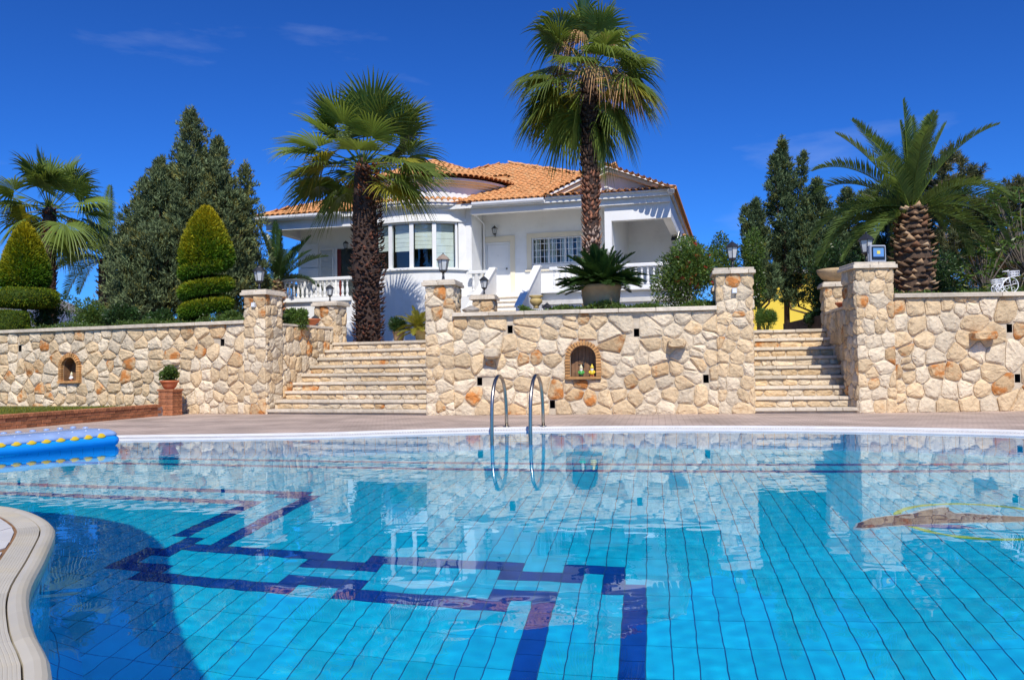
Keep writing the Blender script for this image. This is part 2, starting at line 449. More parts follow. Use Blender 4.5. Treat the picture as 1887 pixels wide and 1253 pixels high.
# ------------------------------------------------------------------ pool shell
DEPTH = 2.2
M['tile'] = plain('azure_tile', (0.008, 0.66, 0.86), 0.35, var=0.08, scale=5, objvar=0.10, spec=0.4)
M['navy'] = plain('navy_tile', (0.001, 0.065, 0.36), 0.35, var=0.18, scale=6, objvar=0.1, spec=0.4)
M['grout'] = plain('pool_grout', (0.010, 0.11, 0.30), 0.8, var=0.2, scale=6)
def receiver(o): o.cycles.is_caustics_receiver = True; return o
PF = Frame(0, 0, 9.4)
U0, UP, V0, VP = 0.0969 - 0.1 * 0.1468, 0.14678, 4.68917 - 0.15 * 0.34143, 0.34143
pool = empty('pool_basin', (0, 0, 0)); put(pool, kind='structure')
mb = MB(); mb.add([(x, y, -DEPTH) for x, y in ((-15, -3), (10, -3), (10, 14), (-15, 14))], [(0, 1, 2, 3)])
receiver(mb.build('floor_grout', M['grout'], pool, fix=False))
# walls: navy mosaic band at the waterline, azure below, cove at the foot
mb = MB(); ring_strip(mb, -0.012, -0.135, -0.012, -0.004); receiver(mb.build('waterline_band', M['navy'], pool, fix=False))
m, t, p = new_mat('wall_tiles')
tcn = N(t, 'ShaderNodeTexCoord'); at = N(t, 'ShaderNodeUVMap')
bk = N(t, 'ShaderNodeTexBrick'); bk.offset = 0; bk.inputs['Scale'].default_value = 1; bk.inputs['Brick Width'].default_value = 0.147; bk.inputs['Row Height'].default_value = 0.34; bk.inputs['Mortar Size'].default_value = 0.005
bk.inputs['Color1'].default_value = (0.005, 0.54, 0.88, 1); bk.inputs['Color2'].default_value = (0.005, 0.50, 0.85, 1); bk.inputs['Mortar'].default_value = (0.01, 0.12, 0.32, 1)
t.links.new(at.outputs[0], bk.inputs[0]); t.links.new(bk.outputs[0], p.inputs['Base Color']); p.inputs['Roughness'].default_value = 0.4
M['walltile'] = m
def ring_uv(name, d0, z0, d1, z1, mat, parent):
    mb = MB(); ring_strip(mb, d0, z0, d1, z1)
    me = mb.mesh(name, mat)
    uvl = me.uv_layers.new(name='UVMap')
    s = [0.0]
    for i in range(NP_): s.append(s[-1] + (POOL[(i + 1) % NP_] - POOL[i]).length)
    for l in me.loops:
        q = l.vertex_index
        uvl.data[l.index].uv = (s[q // 2], -z0 if q % 2 == 0 else -z1)
    return link(name, me, parent)
receiver(ring_uv('basin_wall', 0.0, -DEPTH + 0.22, 0.0, -0.1, M['walltile'], pool))
receiver(ring_uv('basin_cove', -0.16, -DEPTH + 0.004, 0.0, -DEPTH + 0.22, M['walltile'], pool))
# navy lozenges on the left wall
mb = MB()
for i in range(NP_):
    P = POOL[i]
    if -2.75 < P.x < -1.55 and 2.4 < P.y < 5.05 and i % 4 == 0:
        nn = NOR[i]; tg = Vector((-nn.y, nn.x)); c = P - nn * 0.014
        V = []
        for (a, b) in ((0, 0.11), (0.07, 0), (0, -0.11), (-0.07, 0)):
            V.append((c.x + tg.x * a, c.y + tg.y * a, -0.42 + b))
        mb.add(V, [(0, 1, 2, 3)])
receiver(put(mb.build('wall_mosaic', M['navy'], pool, fix=False), kind='stuff'))
# floor tiles on a grid; j counts half rows
dark = set()
def dk(i0, i1, j0, j1):
    for i in range(i0, i1):
        for j in range(j0, j1): dark.add((i, j))
for b in (0, -10):
    dk(-15 + b, -7 + b, 4, 5); dk(-15 + b, -7 + b, 8, 9)
dk(-8, -5, 5, 6); dk(-18, -14, 5, 6); dk(-27, -24, 5, 6)
dk(-8, -4, 7, 8); dk(-18, -14, 7, 8); dk(-26, -25, 7, 10)
dk(-5, -2, 8, 9); dk(-3, -2, 6, 8); dk(-2, -1, -22, 7); dk(-6, -5, -22, 5)
dk(-27, -26, 6, 8); dk(-27, -26, 10, 18); dk(-24, -23, 8, 19); dk(-26, -23, 19, 20)
dk(-60, -27, 17, 18); dk(-60, -24, 20, 21)
dk(-90, 70, 30, 31); dk(-90, 70, 33, 34)
cells = []
for i in range(-110, 70):
    for m_ in range(-22, 32):
        a, b = (i, 2 * m_) in dark, (i, 2 * m_ + 1) in dark
        u0, u1 = U0 + UP * i, U0 + UP * (i + 1); v0, v1 = V0 + VP * m_, V0 + VP * (m_ + 1); vm_ = (v0 + v1) / 2
        if not a and not b: cells.append((u0, u1, v0, v1, 'L'))
        else:
            cells.append((u0, u1, v0, vm_, 'D' if a else 'H')); cells.append((u0, u1, vm_, v1, 'D' if b else 'H'))
C = np.array([PF.W((c[0] + c[1]) / 2, (c[2] + c[3]) / 2) for c in cells])
ok = inside(C[:, 0], C[:, 1])
g = 0.0036
field = {'L': MB(), 'D': MB()}
def tile_geo(mb, u0, u1, v0, v1, z0, z1, W=None):
    W = W or PF.W
    q = [(u0 + g, v0 + g), (u1 - g, v0 + g), (u1 - g, v1 - g), (u0 + g, v1 - g)]
    V = [tuple(W(a, b, z1)) for a, b in q] + [tuple(W(a, b, z0)) for a, b in q]
    mb.add(V, [(0, 1, 2, 3), (0, 4, 5, 1), (1, 5, 6, 2), (2, 6, 7, 3), (3, 7, 4, 0)])
near = []
for k, c in enumerate(cells):
    if not ok[k]: continue
    P = C[k]
    if c[4] == 'L' and P[1] > 3.6 and -0.75 < P[0] / P[1] < 0.66:
        near.append((P[0] ** 2 + P[1] ** 2, k))
near.sort(); near = set(k for _, k in near[:300])
one = MB(); one.box(-UP / 2 + g, UP / 2 - g, -VP / 2 + g, VP / 2 - g, 0, 0.009)
me_tile = one.fixed('floor_tile', M['tile'])
floor = empty('pool_floor', (0, 0, -DEPTH), -PF.a); put(floor, kind='structure')
for k, c in enumerate(cells):
    if not ok[k]: continue
    if k in near:
        receiver(link('floor_tile', me_tile, floor, ((c[0] + c[1]) / 2, (c[2] + c[3]) / 2, 0.001)))
    else:
        tile_geo(field['D' if c[4] == 'D' else 'L'], *c[:4], -DEPTH + 0.001, -DEPTH + 0.01, W=lambda a, b, z: Vector((a, b, z + DEPTH)))
receiver(put(field['L'].build('floor_tile_field', M['tile'], floor, fix=False), kind='stuff'))
receiver(put(field['D'].build('navy_key_border', M['navy'], floor, fix=False), kind='stuff'))
# dolphin mosaic with a ring
M['ring'] = plain('ring_mosaic', (0.45, 0.62, 0.06), 0.4, var=0.2, scale=9)
M['dolph'] = plain('dolphin_mosaic', (0.13, 0.05, 0.08), 0.4, var=0.25, scale=9)
M['pale'] = plain('pale_mosaic', (0.55, 0.66, 0.68), 0.4, var=0.1, scale=9)
def flat(name, poly, z, mat):
    mb = MB(); mb.prism(poly, z - 0.004, z); return receiver(mb.build(name, mat, floor))
n = 64; V = []; F = []
mb = MB()
for k in range(n):
    q = 2 * math.pi * k / n
    for r_ in (0.575, 0.635): V.append((2.62 + r_ * math.cos(q) * 1.02, 7.45 + r_ * math.sin(q), 0.0145))
mb.add(V, [(2 * k, 2 * k + 1, (2 * k + 3) % (2 * n), (2 * k + 2) % (2 * n)) for k in range(n)])
receiver(mb.build('mosaic_ring', M['ring'], floor, fix=False))
dol = [(1.60, 7.20), (1.66, 7.36), (1.78, 7.50), (1.98, 7.60), (2.18, 7.69), (2.30, 7.80), (2.46, 7.90), (2.53, 7.92), (2.50, 7.80), (2.51, 7.69), (2.75, 7.62), (3.0, 7.52), (3.2, 7.42), (3.42, 7.50), (3.58, 7.62), (3.52, 7.42), (3.56, 7.18), (3.38, 7.27), (3.2, 7.31), (2.93, 7.37), (2.6, 7.36), (2.3, 7.34), (2.05, 7.30), (1.86, 7.26), (1.74, 7.22), (1.66, 7.17)]
cx_, cy_ = 2.5, 7.5
flat('mosaic_outline', [(cx_ + (a - cx_) * 1.035, cy_ + (b - cy_) * 1.16) for a, b in dol], 0.017, M['pale'])
flat('mosaic_dolphin', dol, 0.021, M['dolph'])
flat('mosaic_flipper', [(1.98, 7.27), (2.2, 7.31), (2.42, 7.27), (2.52, 7.16), (2.25, 7.18)], 0.0225, M['navy'])
# ------------------------------------------------------------------ water
wm = bpy.data.materials.new('pool_water'); wm.use_nodes = True; t = wm.node_tree
t.nodes.remove(t.nodes['Principled BSDF'])
gl = N(t, 'ShaderNodeBsdfGlass'); gl.inputs['Roughness'].default_value = 0.0; gl.inputs['IOR'].default_value = 1.333; gl.inputs['Color'].default_value = (0.90, 0.985, 1.0, 1)
t.links.new(gl.outputs[0], t.nodes['Material Output'].inputs[0])
gx = np.arange(-13.6, 9.0, 0.028)
gy = [-1.6]
while gy[-1] < 12.6: gy.append(gy[-1] + 0.02 + 0.0012 * max(0, gy[-1]))
gy = np.array(gy)
X, Y = np.meshgrid(gx, gy)
Z = np.zeros_like(X)
rs = np.random.RandomState(5)
for lam, slope, cnt in ((1.6, 0.0003, 5), (0.7, 0.0003, 7), (0.36, 0.0004, 9), (0.19, 0.0010, 10), (0.11, 0.0022, 10)):
    for _ in range(cnt):
        l = lam * rs.uniform(0.75, 1.3); a = rs.uniform(0, 2 * math.pi); k = 2 * math.pi / l; ph = rs.uniform(0, 6.3)
        Z += slope / k / math.sqrt(cnt) * 1.8 * np.sin(k * (X * math.cos(a) + Y * math.sin(a)) + ph + 0.6 * np.sin(0.9 * X + 1.3 * Y + ph))
ny, nx = X.shape
cxm = (X[:-1, :-1] + X[1:, 1:]) / 2; cym = (Y[:-1, :-1] + Y[1:, 1:]) / 2
ex = offset(0.05); keep = inside(cxm, cym, (np.array([q.x for q in ex]), np.array([q.y for q in ex])))
ex = offset(0.32); keep |= inside(cxm, cym, (np.array([q.x for q in ex]), np.array([q.y for q in ex])))
keep |= (cym < 6.4) & (cxm < 3.0) & (cxm > -7.5) & (cym > -1.55)        # unseen water added under the near deck so sunlight reaches the pool floor
idx = np.arange(ny * nx).reshape(ny, nx)
quads = np.stack([idx[:-1, :-1], idx[:-1, 1:], idx[1:, 1:], idx[1:, :-1]], -1)[keep]
used = np.unique(quads); remap = np.full(ny * nx, -1); remap[used] = np.arange(len(used))
Vv = np.stack([X.ravel(), Y.ravel(), Z.ravel()], -1)[used]
me = np_mesh('pool_water', Vv, remap[quads], wm, smooth=True)
water = link('pool_water', me); water.cycles.is_caustics_caster = True
put(water, kind='structure')
# ------------------------------------------------------------------ frames of the terrace walls
FL = Frame(-5.17, 17.64, 20.7)      # left wall, origin at its pillar's right corner
FS = Frame(-5.17, 17.64, 21.2)      # left stairs
FC = Frame(-1.64, 16.27, 9.8)       # centre wall
FT = Frame(4.36, 15.23, 9.8)        # right stairs
FRt = Frame(6.13, 14.92, 0.5)       # right wall
def clip(poly, nx, ny, d):
    """keep the side nx*x+ny*y <= d"""
    out = []
    for i in range(len(poly)):
        a, b = poly[i], poly[(i + 1) % len(poly)]
        da, db = nx * a[0] + ny * a[1] - d, nx * b[0] + ny * b[1] - d
        if da <= 0: out.append(a)
        if (da < 0 < db) or (db < 0 < da):
            t = da / (da - db); out.append((a[0] + (b[0] - a[0]) * t, a[1] + (b[1] - a[1]) * t))
    return out
def area(p): return 0.5 * sum(p[i][0] * p[(i + 1) % len(p)][1] - p[(i + 1) % len(p)][0] * p[i][1] for i in range(len(p)))
def cells_of(u0, u1, z0, z1, rh, sw, excl, gap, rg):
    seeds = []
    rows = max(1, round((z1 - z0) / rh)); h = (z1 - z0) / rows
    for r_ in range(rows):
        x = u0 - rg.uniform(0, sw * 0.6)
        while x < u1 + sw * 0.3:
            wd = sw * rg.choice((0.5, 0.7, 0.9, 1.0, 1.15, 1.5))
            xc = x + wd / 2; zc = z0 + h * (r_ + 0.5) + rg.uniform(-0.22, 0.22) * h
            if u0 - sw * 0.2 < xc < u1 + sw * 0.2: seeds.append((min(max(xc, u0 + 0.03), u1 - 0.03), zc))
            if wd > sw * 1.3 and rg.random() < 0.0: pass
            if wd < sw * 0.7 and rg.random() < 0.45:
                seeds[-1:] = [(xc, zc - h * 0.25), (xc + rg.uniform(-.04, .04), zc + h * 0.27)]
            x += wd
    res = []
    def inpoly(pt, P): return all((P[(i + 1) % len(P)][0] - P[i][0]) * (pt[1] - P[i][1]) - (P[(i + 1) % len(P)][1] - P[i][1]) * (pt[0] - P[i][0]) > -0.02 for i in range(len(P)))
    seeds = [s for s in seeds if not any(inpoly(s, P) for P in excl)]
    for i, s in enumerate(seeds):
        P = [(u0, z0), (u1, z0), (u1, z1), (u0, z1)]
        for k, q in enumerate(seeds):
            if k == i: continue
            dx, dz = q[0] - s[0], q[1] - s[1]; L = math.hypot(dx, dz)
            if L > 1.6 or L < 1e-4: continue
            nx, nz = dx / L, dz / L
            P = clip(P, nx, nz, nx * (s[0] + dx / 2) + nz * (s[1] + dz / 2) - gap / 2)
            if len(P) < 3: break
        if len(P) < 3: continue
        for E_ in excl:                      # keep clear of a convex opening (counter-clockwise)
            best = None
            for k in range(len(E_)):
                a, b = E_[k], E_[(k + 1) % len(E_)]
                L = math.hypot(b[0] - a[0], b[1] - a[1]); nx, nz = (b[1] - a[1]) / L, -(b[0] - a[0]) / L   # outward
                dd = nx * (s[0] - a[0]) + nz * (s[1] - a[1])
                if best is None or dd > best[0]: best = (dd, nx, nz, nx * a[0] + nz * a[1])
            dd, nx, nz, d0 = best
            hit = False and any(inpoly(v_, E_) for v_ in P) or any(inpoly(((P[k][0] + s[0]) / 2, (P[k][1] + s[1]) / 2), E_) for k in range(len(P))) or any(min(max(e[0], min(v_[0] for v_ in P)), max(v_[0] for v_ in P)) == e[0] and min(max(e[1], min(v_[1] for v_ in P)), max(v_[1] for v_ in P)) == e[1] for e in E_)
            if hit: P = clip(P, -nx, -nz, -(d0 + gap * 0.4))
            if len(P) < 3: break
        res.append(P)
    for E_ in excl:                          # cut a convex opening out of the stones: the pieces become small stones of their own
        nxt = []
        for P in res:
            I_ = P; lines = []
            for k in range(len(E_)):
                a, b = E_[k], E_[(k + 1) % len(E_)]
                L = math.hypot(b[0] - a[0], b[1] - a[1]); nx, nz = (b[1] - a[1]) / L, -(b[0] - a[0]) / L
                lines.append((nx, nz, nx * a[0] + nz * a[1])); I_ = clip(I_, nx, nz, lines[-1][2]) if len(I_) > 2 else []
            if len(I_) < 3 or abs(area(I_)) < 1e-4: nxt.append(P); continue
            lines.sort(key=lambda l: -abs(area(q)) if len(q := clip(P, -l[0], -l[1], -l[2] - gap * 0.4)) > 2 else 0)
            rem = P
            for (nx, nz, d0) in lines:
                if len(rem) < 3: break
                piece = clip(rem, -nx, -nz, -d0 - gap * 0.4)
                if len(piece) > 2: nxt.append(piece)
                rem = clip(rem, nx, nz, d0 - gap * 0.4)
        res = nxt
    def thin(P):
        A = abs(area(P)); L = max(math.dist(a, b) for a in P for b in P); return A < 0.0022 or A / L < 0.028
    return [P for P in res if len(P) >= 3 and not thin(P)]
def stone_mesh(P, mp, depth, rg, mat, edge=0.036):
    """one hewn stone: outline with knocked-off corners, sides, bevel, uneven face"""
    Q = []
    n = len(P)
    for i in range(n):
        a, b, c = P[i - 1], P[i], P[(i + 1) % n]
        la, lc = math.dist(a, b), math.dist(b, c)
        if la < 0.02: continue
        ra = min(la * 0.38, rg.uniform(0.012, 0.065)); rc = min(lc * 0.38, rg.uniform(0.012, 0.065))
        for (o, L, r_) in ((a, la, ra), (c, lc, rc)):
            if L < 1e-4: continue
            Q.append((b[0] + (o[0] - b[0]) / L * r_ + rg.uniform(-1, 1) * 0.005, b[1] + (o[1] - b[1]) / L * r_ + rg.uniform(-1, 1) * 0.005))
    n = len(Q)
    if n < 4: return None
    cx, cz = sum(q[0] for q in Q) / n, sum(q[1] for q in Q) / n
    V = []; F = []
    for q in Q: V.append(mp(q[0], q[1], -0.03))
    for q in Q: V.append(mp(q[0], q[1], depth * 0.45 + rg.uniform(-.006, .006)))
    sl = rg.uniform(-0.05, 0.05), rg.uniform(-0.07, 0.03)
    for q in Q:
        d = math.dist(q, (cx, cz)); k = max(0.5, 1 - (edge + rg.uniform(0, 0.012)) / max(d, 0.01))
        x, z = cx + (q[0] - cx) * k, cz + (q[1] - cz) * k
        V.append(mp(x, z, depth + rg.uniform(-.012, .012) + sl[0] * (x - cx) + sl[1] * (z - cz)))
    V.append(mp(cx + rg.uniform(-.02, .02), cz + rg.uniform(-.02, .02), depth + rg.uniform(0.0, 0.02)))
    for k in range(2):
        for i in range(n):
            j = (i + 1) % n; F.append((k * n + i, k * n + j, k * n + n + j, k * n + n + i))
    for i in range(n): F.append((2 * n + i, 2 * n + (i + 1) % n, 3 * n))
    mb = MB(); mb.add(V, F)
    return mb.fixed('stone', mat)
def lay_stones(parent, u0, u1, z0, z1, mp, seed, rh=0.30, sw=0.40, excl=(), gap=0.017, depth=0.040, orange=0.13, pale=0.42, size=None):
    rg = random.Random(seed)
    for P in cells_of(u0, u1, z0, z1, rh, sw, excl, gap, rg):
        k = rg.random()
        mat = M['stone_orange'] if k < orange else (M['stone_pale'] if k < orange + pale else M['stone'])
        me = stone_mesh(P, mp, depth * rg.uniform(0.75, 1.25), rg, mat)
        if me: link('stone', me, parent)
def wall_core(parent, u0, u1, z0, z1, th, holes=(), rec=0.22):
    """mortar body whose front has real openings"""
    loops = [[Vector((u0, z0, 0)), Vector((u1, z0, 0)), Vector((u1, z1, 0)), Vector((u0, z1, 0))]] + [[Vector((a[0], a[1], 0)) for a in reversed(h)] for h in holes]
    mb = MB()
    mb.add([(v.x, 0, v.y) for l in loops for v in l], tessellate_polygon(loops))
    mb.add([(u0, 0, z0), (u1, 0, z0), (u1, th, z0), (u0, th, z0), (u0, 0, z1), (u1, 0, z1), (u1, th, z1), (u0, th, z1)], [(4, 5, 6, 7), (1, 2, 6, 5), (2, 3, 7, 6), (3, 0, 4, 7)])
    mb.build('mortar_body', M['mortar'], parent, fix=False)
    for h in holes:
        n = len(h); mb = MB()
        mb.add([(a[0], 0, a[1]) for a in h] + [(a[0], rec, a[1]) for a in h], [(i, (i + 1) % n, n + (i + 1) % n, n + i) for i in range(n)] + [tuple(range(n, 2 * n))])
        mb.build('recess', M['wood'] if n > 6 else M['dark'], parent, fix=False)
def slabs(parent, u0, u1, y0, y1, z0, z1, rg, lo=0.6, hi=1.1, mat=None, axis='u', name='cap_slab'):
    x = u0
    while x < u1 - 1e-3:
        e = min(u1, x + rg.uniform(lo, hi))
        if u1 - e < lo * 0.5: e = u1
        mb = MB(); j = rg.uniform(-.006, .006); jz = rg.uniform(-.004, .004)
        if axis == 'u': mb.bbox(x + 0.003, e - 0.003, y0 + j, y1, z0, z1 + jz, 0.008)
        else: mb.bbox(y0 + j, y1, x + 0.003, e - 0.003, z0, z1 + jz, 0.008)
        mb.build(name, mat or M['cap'], parent)
        x = e
def front(a, z, o): return (a, -o, z)
def arch_poly(uc, zs, w, h, n=9):
    """counter-clockwise outline of an arched opening: sill zs, width w, total height h"""
    r_ = w / 2; P = [(uc - r_, zs), (uc + r_, zs)]
    for k in range(n + 1):
        q = math.pi * k / n; P.append((uc + r_ * math.cos(q), zs + h - r_ + r_ * math.sin(q)))
    return P
def niche(parent, uc, zs, w, h, t, boards):
    """brick ring, sill and back of a niche"""
    r_ = w / 2; zc = zs + h - r_
    me = MB().bbox(0.004, t - 0.002, -0.075, 0.02, -0.0225, 0.0225, 0.005).fixed('arch_brick', M['brick_tan'])
    nb = int((h - r_) / 0.052)
    for s in (-1, 1):
        for k in range(nb):
            o = link('arch_brick', me, parent, (uc + s * r_, rnd.uniform(-.006, .006), zs + (k + 0.5) * (h - r_) / nb), (0, 0 if s > 0 else math.pi, 0))
    n = int(math.pi * (r_ + t / 2) / 0.056)
    for k in range(n):
        q = math.pi * (k + 0.5) / n
        link('arch_brick', me, parent, (uc + r_ * math.cos(q), rnd.uniform(-.006, .006), zc + r_ * math.sin(q)), (0, -q, 0))
    MB().bbox(uc - r_ - t, uc + r_ + t, -0.11, 0.2, zs - 0.045, zs, 0.006).build('sill', M['brick_tan'], parent)
    if boards:
        nbd = 7
        for k in range(nbd):
            a = uc - r_ + w * k / nbd
            MB().box(a + 0.003, a + w / nbd - 0.003, 0.195, 0.213, zs, zs + h).build('board', M['wood'], parent)
def sq(u, z, w=0.10, h=0.15): return [(u - w / 2, z - h / 2), (u + w / 2, z - h / 2), (u + w / 2, z + h / 2), (u - w / 2, z + h / 2)]
def corbel(parent, u, z, w, h, d, seed, mat):
    rg = random.Random(seed); mb = MB()
    V = []
    for (y, k) in ((0.03, 1.0), (-d * 0.55, 1.0), (-d * 0.9, 0.92), (-d, 0.7)):
        for i in range(9):
            q = 2 * math.pi * i / 9
            V.append((u + math.copysign(abs(math.cos(q)) ** 0.6, math.cos(q)) * w / 2 * k + rg.uniform(-.012, .012), y + rg.uniform(-.012, .012), z + math.copysign(abs(math.sin(q)) ** 0.6, math.sin(q)) * h / 2 * k + rg.uniform(-.012, .012)))
    F = [(r_ * 9 + i, r_ * 9 + (i + 1) % 9, r_ * 9 + 9 + (i + 1) % 9, r_ * 9 + 9 + i) for r_ in range(3) for i in range(9)] + [tuple(range(27, 36))]
    mb.add(V, F); mb.build('corbel_stone', mat, parent)
def grow(P, d):
    cx, cz = sum(a[0] for a in P) / len(P), sum(a[1] for a in P) / len(P)
    return [(a + (d if a > cx else -d), b + (d if b > cz else -d)) for a, b in P]
def oct_ex(uc, zs, w, h, t):
    r_ = w / 2 + t; c = r_ * 0.5
    return [(uc - r_, zs - 0.05), (uc + r_, zs - 0.05), (uc + r_, zs + h + t - r_ * 0.75), (uc + c, zs + h + t), (uc - c, zs + h + t), (uc - r_, zs + h + t - r_ * 0.75)]
GZ = DECK_Z - 0.03
# ---- left wall
CAPL, CAPC, CAPR = 2.03, 2.01, 2.15
wl = fempty('stone_wall', FL, 'long pale rubble stone retaining wall left of the wide stairs, with small arched niche', 'stone wall', 'terrace walls')
def fo(fr, x, y): return fr.on(x, y)
nu, nz_ = fo(FL, 131, 702); nl_, _ = fo(FL, 118, 690); nr_, nt_ = fo(FL, 145, 690); _, ntop = fo(FL, 131, 659)
NLw = nr_ - nl_; NL = (nu, nz_, NLw, ntop - nz_, 0.10)
holes = [arch_poly(*NL[:4])] + [sq(*fo(FL, a, b)) for a, b in ((410, 631), (37, 642))]
UL0 = -12.5
wall_core(wl, UL0, -0.5, GZ, CAPL - 0.07, 0.45, holes)
niche(wl, *NL, False)
lay_stones(wl, -9.6, -0.5, GZ + 0.01, CAPL - 0.075, front, 11, 0.25, 0.345, [oct_ex(*NL)] + [grow(h, 0.01) for h in holes[1:]])
slabs(wl, UL0, -0.5, -0.10, 0.42, CAPL - 0.07, CAPL, random.Random(3))
corbel(wl, *fo(FL, 322, 668), 0.34, 0.13, 0.24, 5, M['stone_pale'])
# ---- centre wall
wc = fempty('stone_wall', FC, 'pale rubble stone planter wall between the two stairs, with brick niche holding gnomes', 'stone wall', 'terrace walls')
nu, nz_ = fo(FC, 1075, 694); nl_, _ = fo(FC, 1052, 680); nr_, _ = fo(FC, 1099, 680); _, ntop = fo(FC, 1075, 637)
NC = (nu, nz_, nr_ - nl_, ntop - nz_, 0.095)
holes = [arch_poly(*NC[:4])] + [sq(*fo(FC, a, b)) for a, b in ((940, 607), (1173, 613), (884, 703), (1018, 745), (1301, 698))]
wall_core(wc, 0.52, 5.47, GZ, CAPC - 0.07, 0.45, holes)
niche(wc, *NC, True)
lay_stones(wc, 0.52, 5.47, GZ + 0.01, CAPC - 0.075, front, 21, 0.245, 0.33, [oct_ex(*NC)] + [grow(h, 0.01) for h in holes[1:]], orange=0.13)
slabs(wc, 0.52, 5.47, -0.10, 0.42, CAPC - 0.07, CAPC, random.Random(4))
corbel(wc, *fo(FC, 909, 651), 0.32, 0.20, 0.26, 6, M['stone_pale'])
corbel(wc, *fo(FC, 1247, 633), 0.34, 0.17, 0.26, 7, M['stone'])
# water tap in the niche
tp = fempty('water_tap', FC, 'dark metal water tap fixed at the back of the brick niche', 'tap', u=NC[0], v=0.2, z=NC[1] + 0.26)
MB().tube([(0, 0, 0), (0, -0.07, 0), (0.0, -0.09, -0.02), (0, -0.09, -0.10)], 0.014, 8).build('spout', M['black_iron'], tp, smooth=True)
MB().tube([(-0.10, -0.05, 0.01), (0.02, -0.05, 0.01)], 0.008, 6).build('handle', M['black_iron'], tp, smooth=True)
# ---- right wall
wr = fempty('stone_wall', FRt, 'pale rubble stone retaining wall right of the narrow stairs, below the stout palm', 'stone wall', 'terrace walls')
holes = [sq(*fo(FRt, a, b)) for a, b in ((1860, 605), (1875, 697))]
wall_core(wr, 0.64, 7.0, GZ, CAPR - 0.07, 0.45, holes)
lay_stones(wr, 0.64, 5.4, GZ + 0.01, CAPR - 0.075, front, 31, 0.275, 0.37, [grow(h, 0.01) for h in holes], orange=0.16)
slabs(wr, 0.64, 7.0, -0.10, 0.42, CAPR - 0.07, CAPR, random.Random(5), 1.4, 2.2)
corbel(wr, *fo(FRt, 1805, 619), 0.44, 0.17, 0.26, 8, M['stone_orange'])
# ---- pillars
def pillar(fr, u0, v0, w_, d_, z0, z1, seed, label, left=False, right=True, orange=0.12):
    t = fempty('stone_pillar', fr, label, 'pillar', 'stone gate pillars', u0, v0, 0)
    MB().box(0, w_, 0, d_, z0, z1 - 0.10).build('mortar_body', M['mortar'], t)
    a = dict(rh=0.23, sw=0.28, gap=0.011, depth=0.03, orange=orange)
    lay_stones(t, -0.012, w_ + 0.012, z0 + 0.01, z1 - 0.105, front, seed, **a)
    a['sw'] = 0.26
    if right: lay_stones(t, 0, d_, z0 + 0.01, z1 - 0.105, lambda q, z, o: (w_ + o, q, z), seed + 1, **a)
    if left: lay_stones(t, 0, d_, z0 + 0.01, z1 - 0.105, lambda q, z, o: (-o, q, z), seed + 2, **a)
    rg = random.Random(seed)
    slabs(t, -0.075, w_ + 0.075, -0.075, d_ + 0.075, z1 - 0.105, z1 - 0.045, rg, 0.25, 0.45)
    slabs(t, -0.05, w_ + 0.05, -0.05, d_ + 0.05, z1 - 0.045, z1, rg, 0.25, 0.45)
    return t
PZ = {}
def ptop(fr, x, y, v=0.0): return fr.on(x, y, v)[1]
PZ['L'] = ptop(FL, 465, 535); PZ['C0'] = ptop(FC, 815, 516); PZ['C1'] = ptop(FC, 1357, 494); PZ['R'] = ptop(FRt, 1605, 484)
pillar(FL, -0.52, -0.02, 0.52, 0.58, GZ, PZ['L'], 41, 'stone pillar with lantern at the left foot of the wide stairs')
pillar(FC, -0.01, -0.02, 0.53, 0.62, GZ, PZ['C0'], 44, 'stone pillar with brown-topped lantern at the right foot of the wide stairs', left=True)
pillar(FC, 5.47, -0.02, 0.62, 0.60, GZ, PZ['C1'], 47, 'stone pillar with lantern beside the red-flowered bush, left of the narrow stairs')
pillar(FRt, 0.0, -0.02, 0.64, 0.62, GZ, PZ['R'], 51, 'tall stone pillar carrying the floodlight, right of the narrow stairs', left=True)
# rear pillars at the stair heads
def rear(fr, x0, x1, ytop, v, z0, seed, label, left=False, right=True):
    u0, zt = fr.on(x0, ytop, v); u1, _ = fr.on(x1, ytop, v)
    pillar(fr, u0 + 0.05, v, max(0.3, u1 - u0 - 0.10), 0.45, z0, zt, seed, label, left, right)
    return (u0 + u1) / 2, zt
RP1 = rear(FS, 577, 622, 557, 2.55, 1.3, 61, 'shorter stone pillar with lantern at the head of the wide stairs')
RP2 = rear(FC, 867, 911, 544, 2.4, 1.0, 64, 'low stone pillar with lantern behind the planter wall beside white steps')
RP3 = rear(FT, 1516, 1560, 520, 2.75, 1.3, 67, 'stone pillar carrying a bowl planter at the head of the narrow stairs', left=True, right=False)
# return walls beside the stairs
def return_wall(fr, u_face, v0, v1, z0, z1, side, seed, label):
    t = fempty('stair_side_wall', fr, label, 'stone wall', 'stair side walls')
    th = 0.4
    a, b = (u_face - th, u_face) if side > 0 else (u_face, u_face + th)
    MB().box(a, b, v0, v1, z0, z1 - 0.05).build('mortar_body', M['mortar'], t)
    lay_stones(t, v0, v1, z0 + 0.01, z1 - 0.055, (lambda q, z, o: (u_face + o, q, z)) if side > 0 else (lambda q, z, o: (u_face - o, q, z)), seed, rh=0.34, sw=0.26, depth=0.035, orange=0.2, gap=0.012)
    slabs(t, v0, v1, a - 0.03, b + 0.04, z1 - 0.05, z1, random.Random(seed), 0.6, 1.0, axis='v')
zl = FS.on(530, 595, 0.7)[1]; zr = FT.on(1556, 567, 0.6)[1]
SWL = 1.80
return_wall(FS, -0.02, 0.58, 2.55, GZ, 1.98, 1, 71, 'shaded rubble side wall left of the wide stairs')
return_wall(FT, 1.80, 0.60, 2.75, GZ, 2.02, -1, 74, 'rubble side wall right of the narrow stairs under the bowl planter')
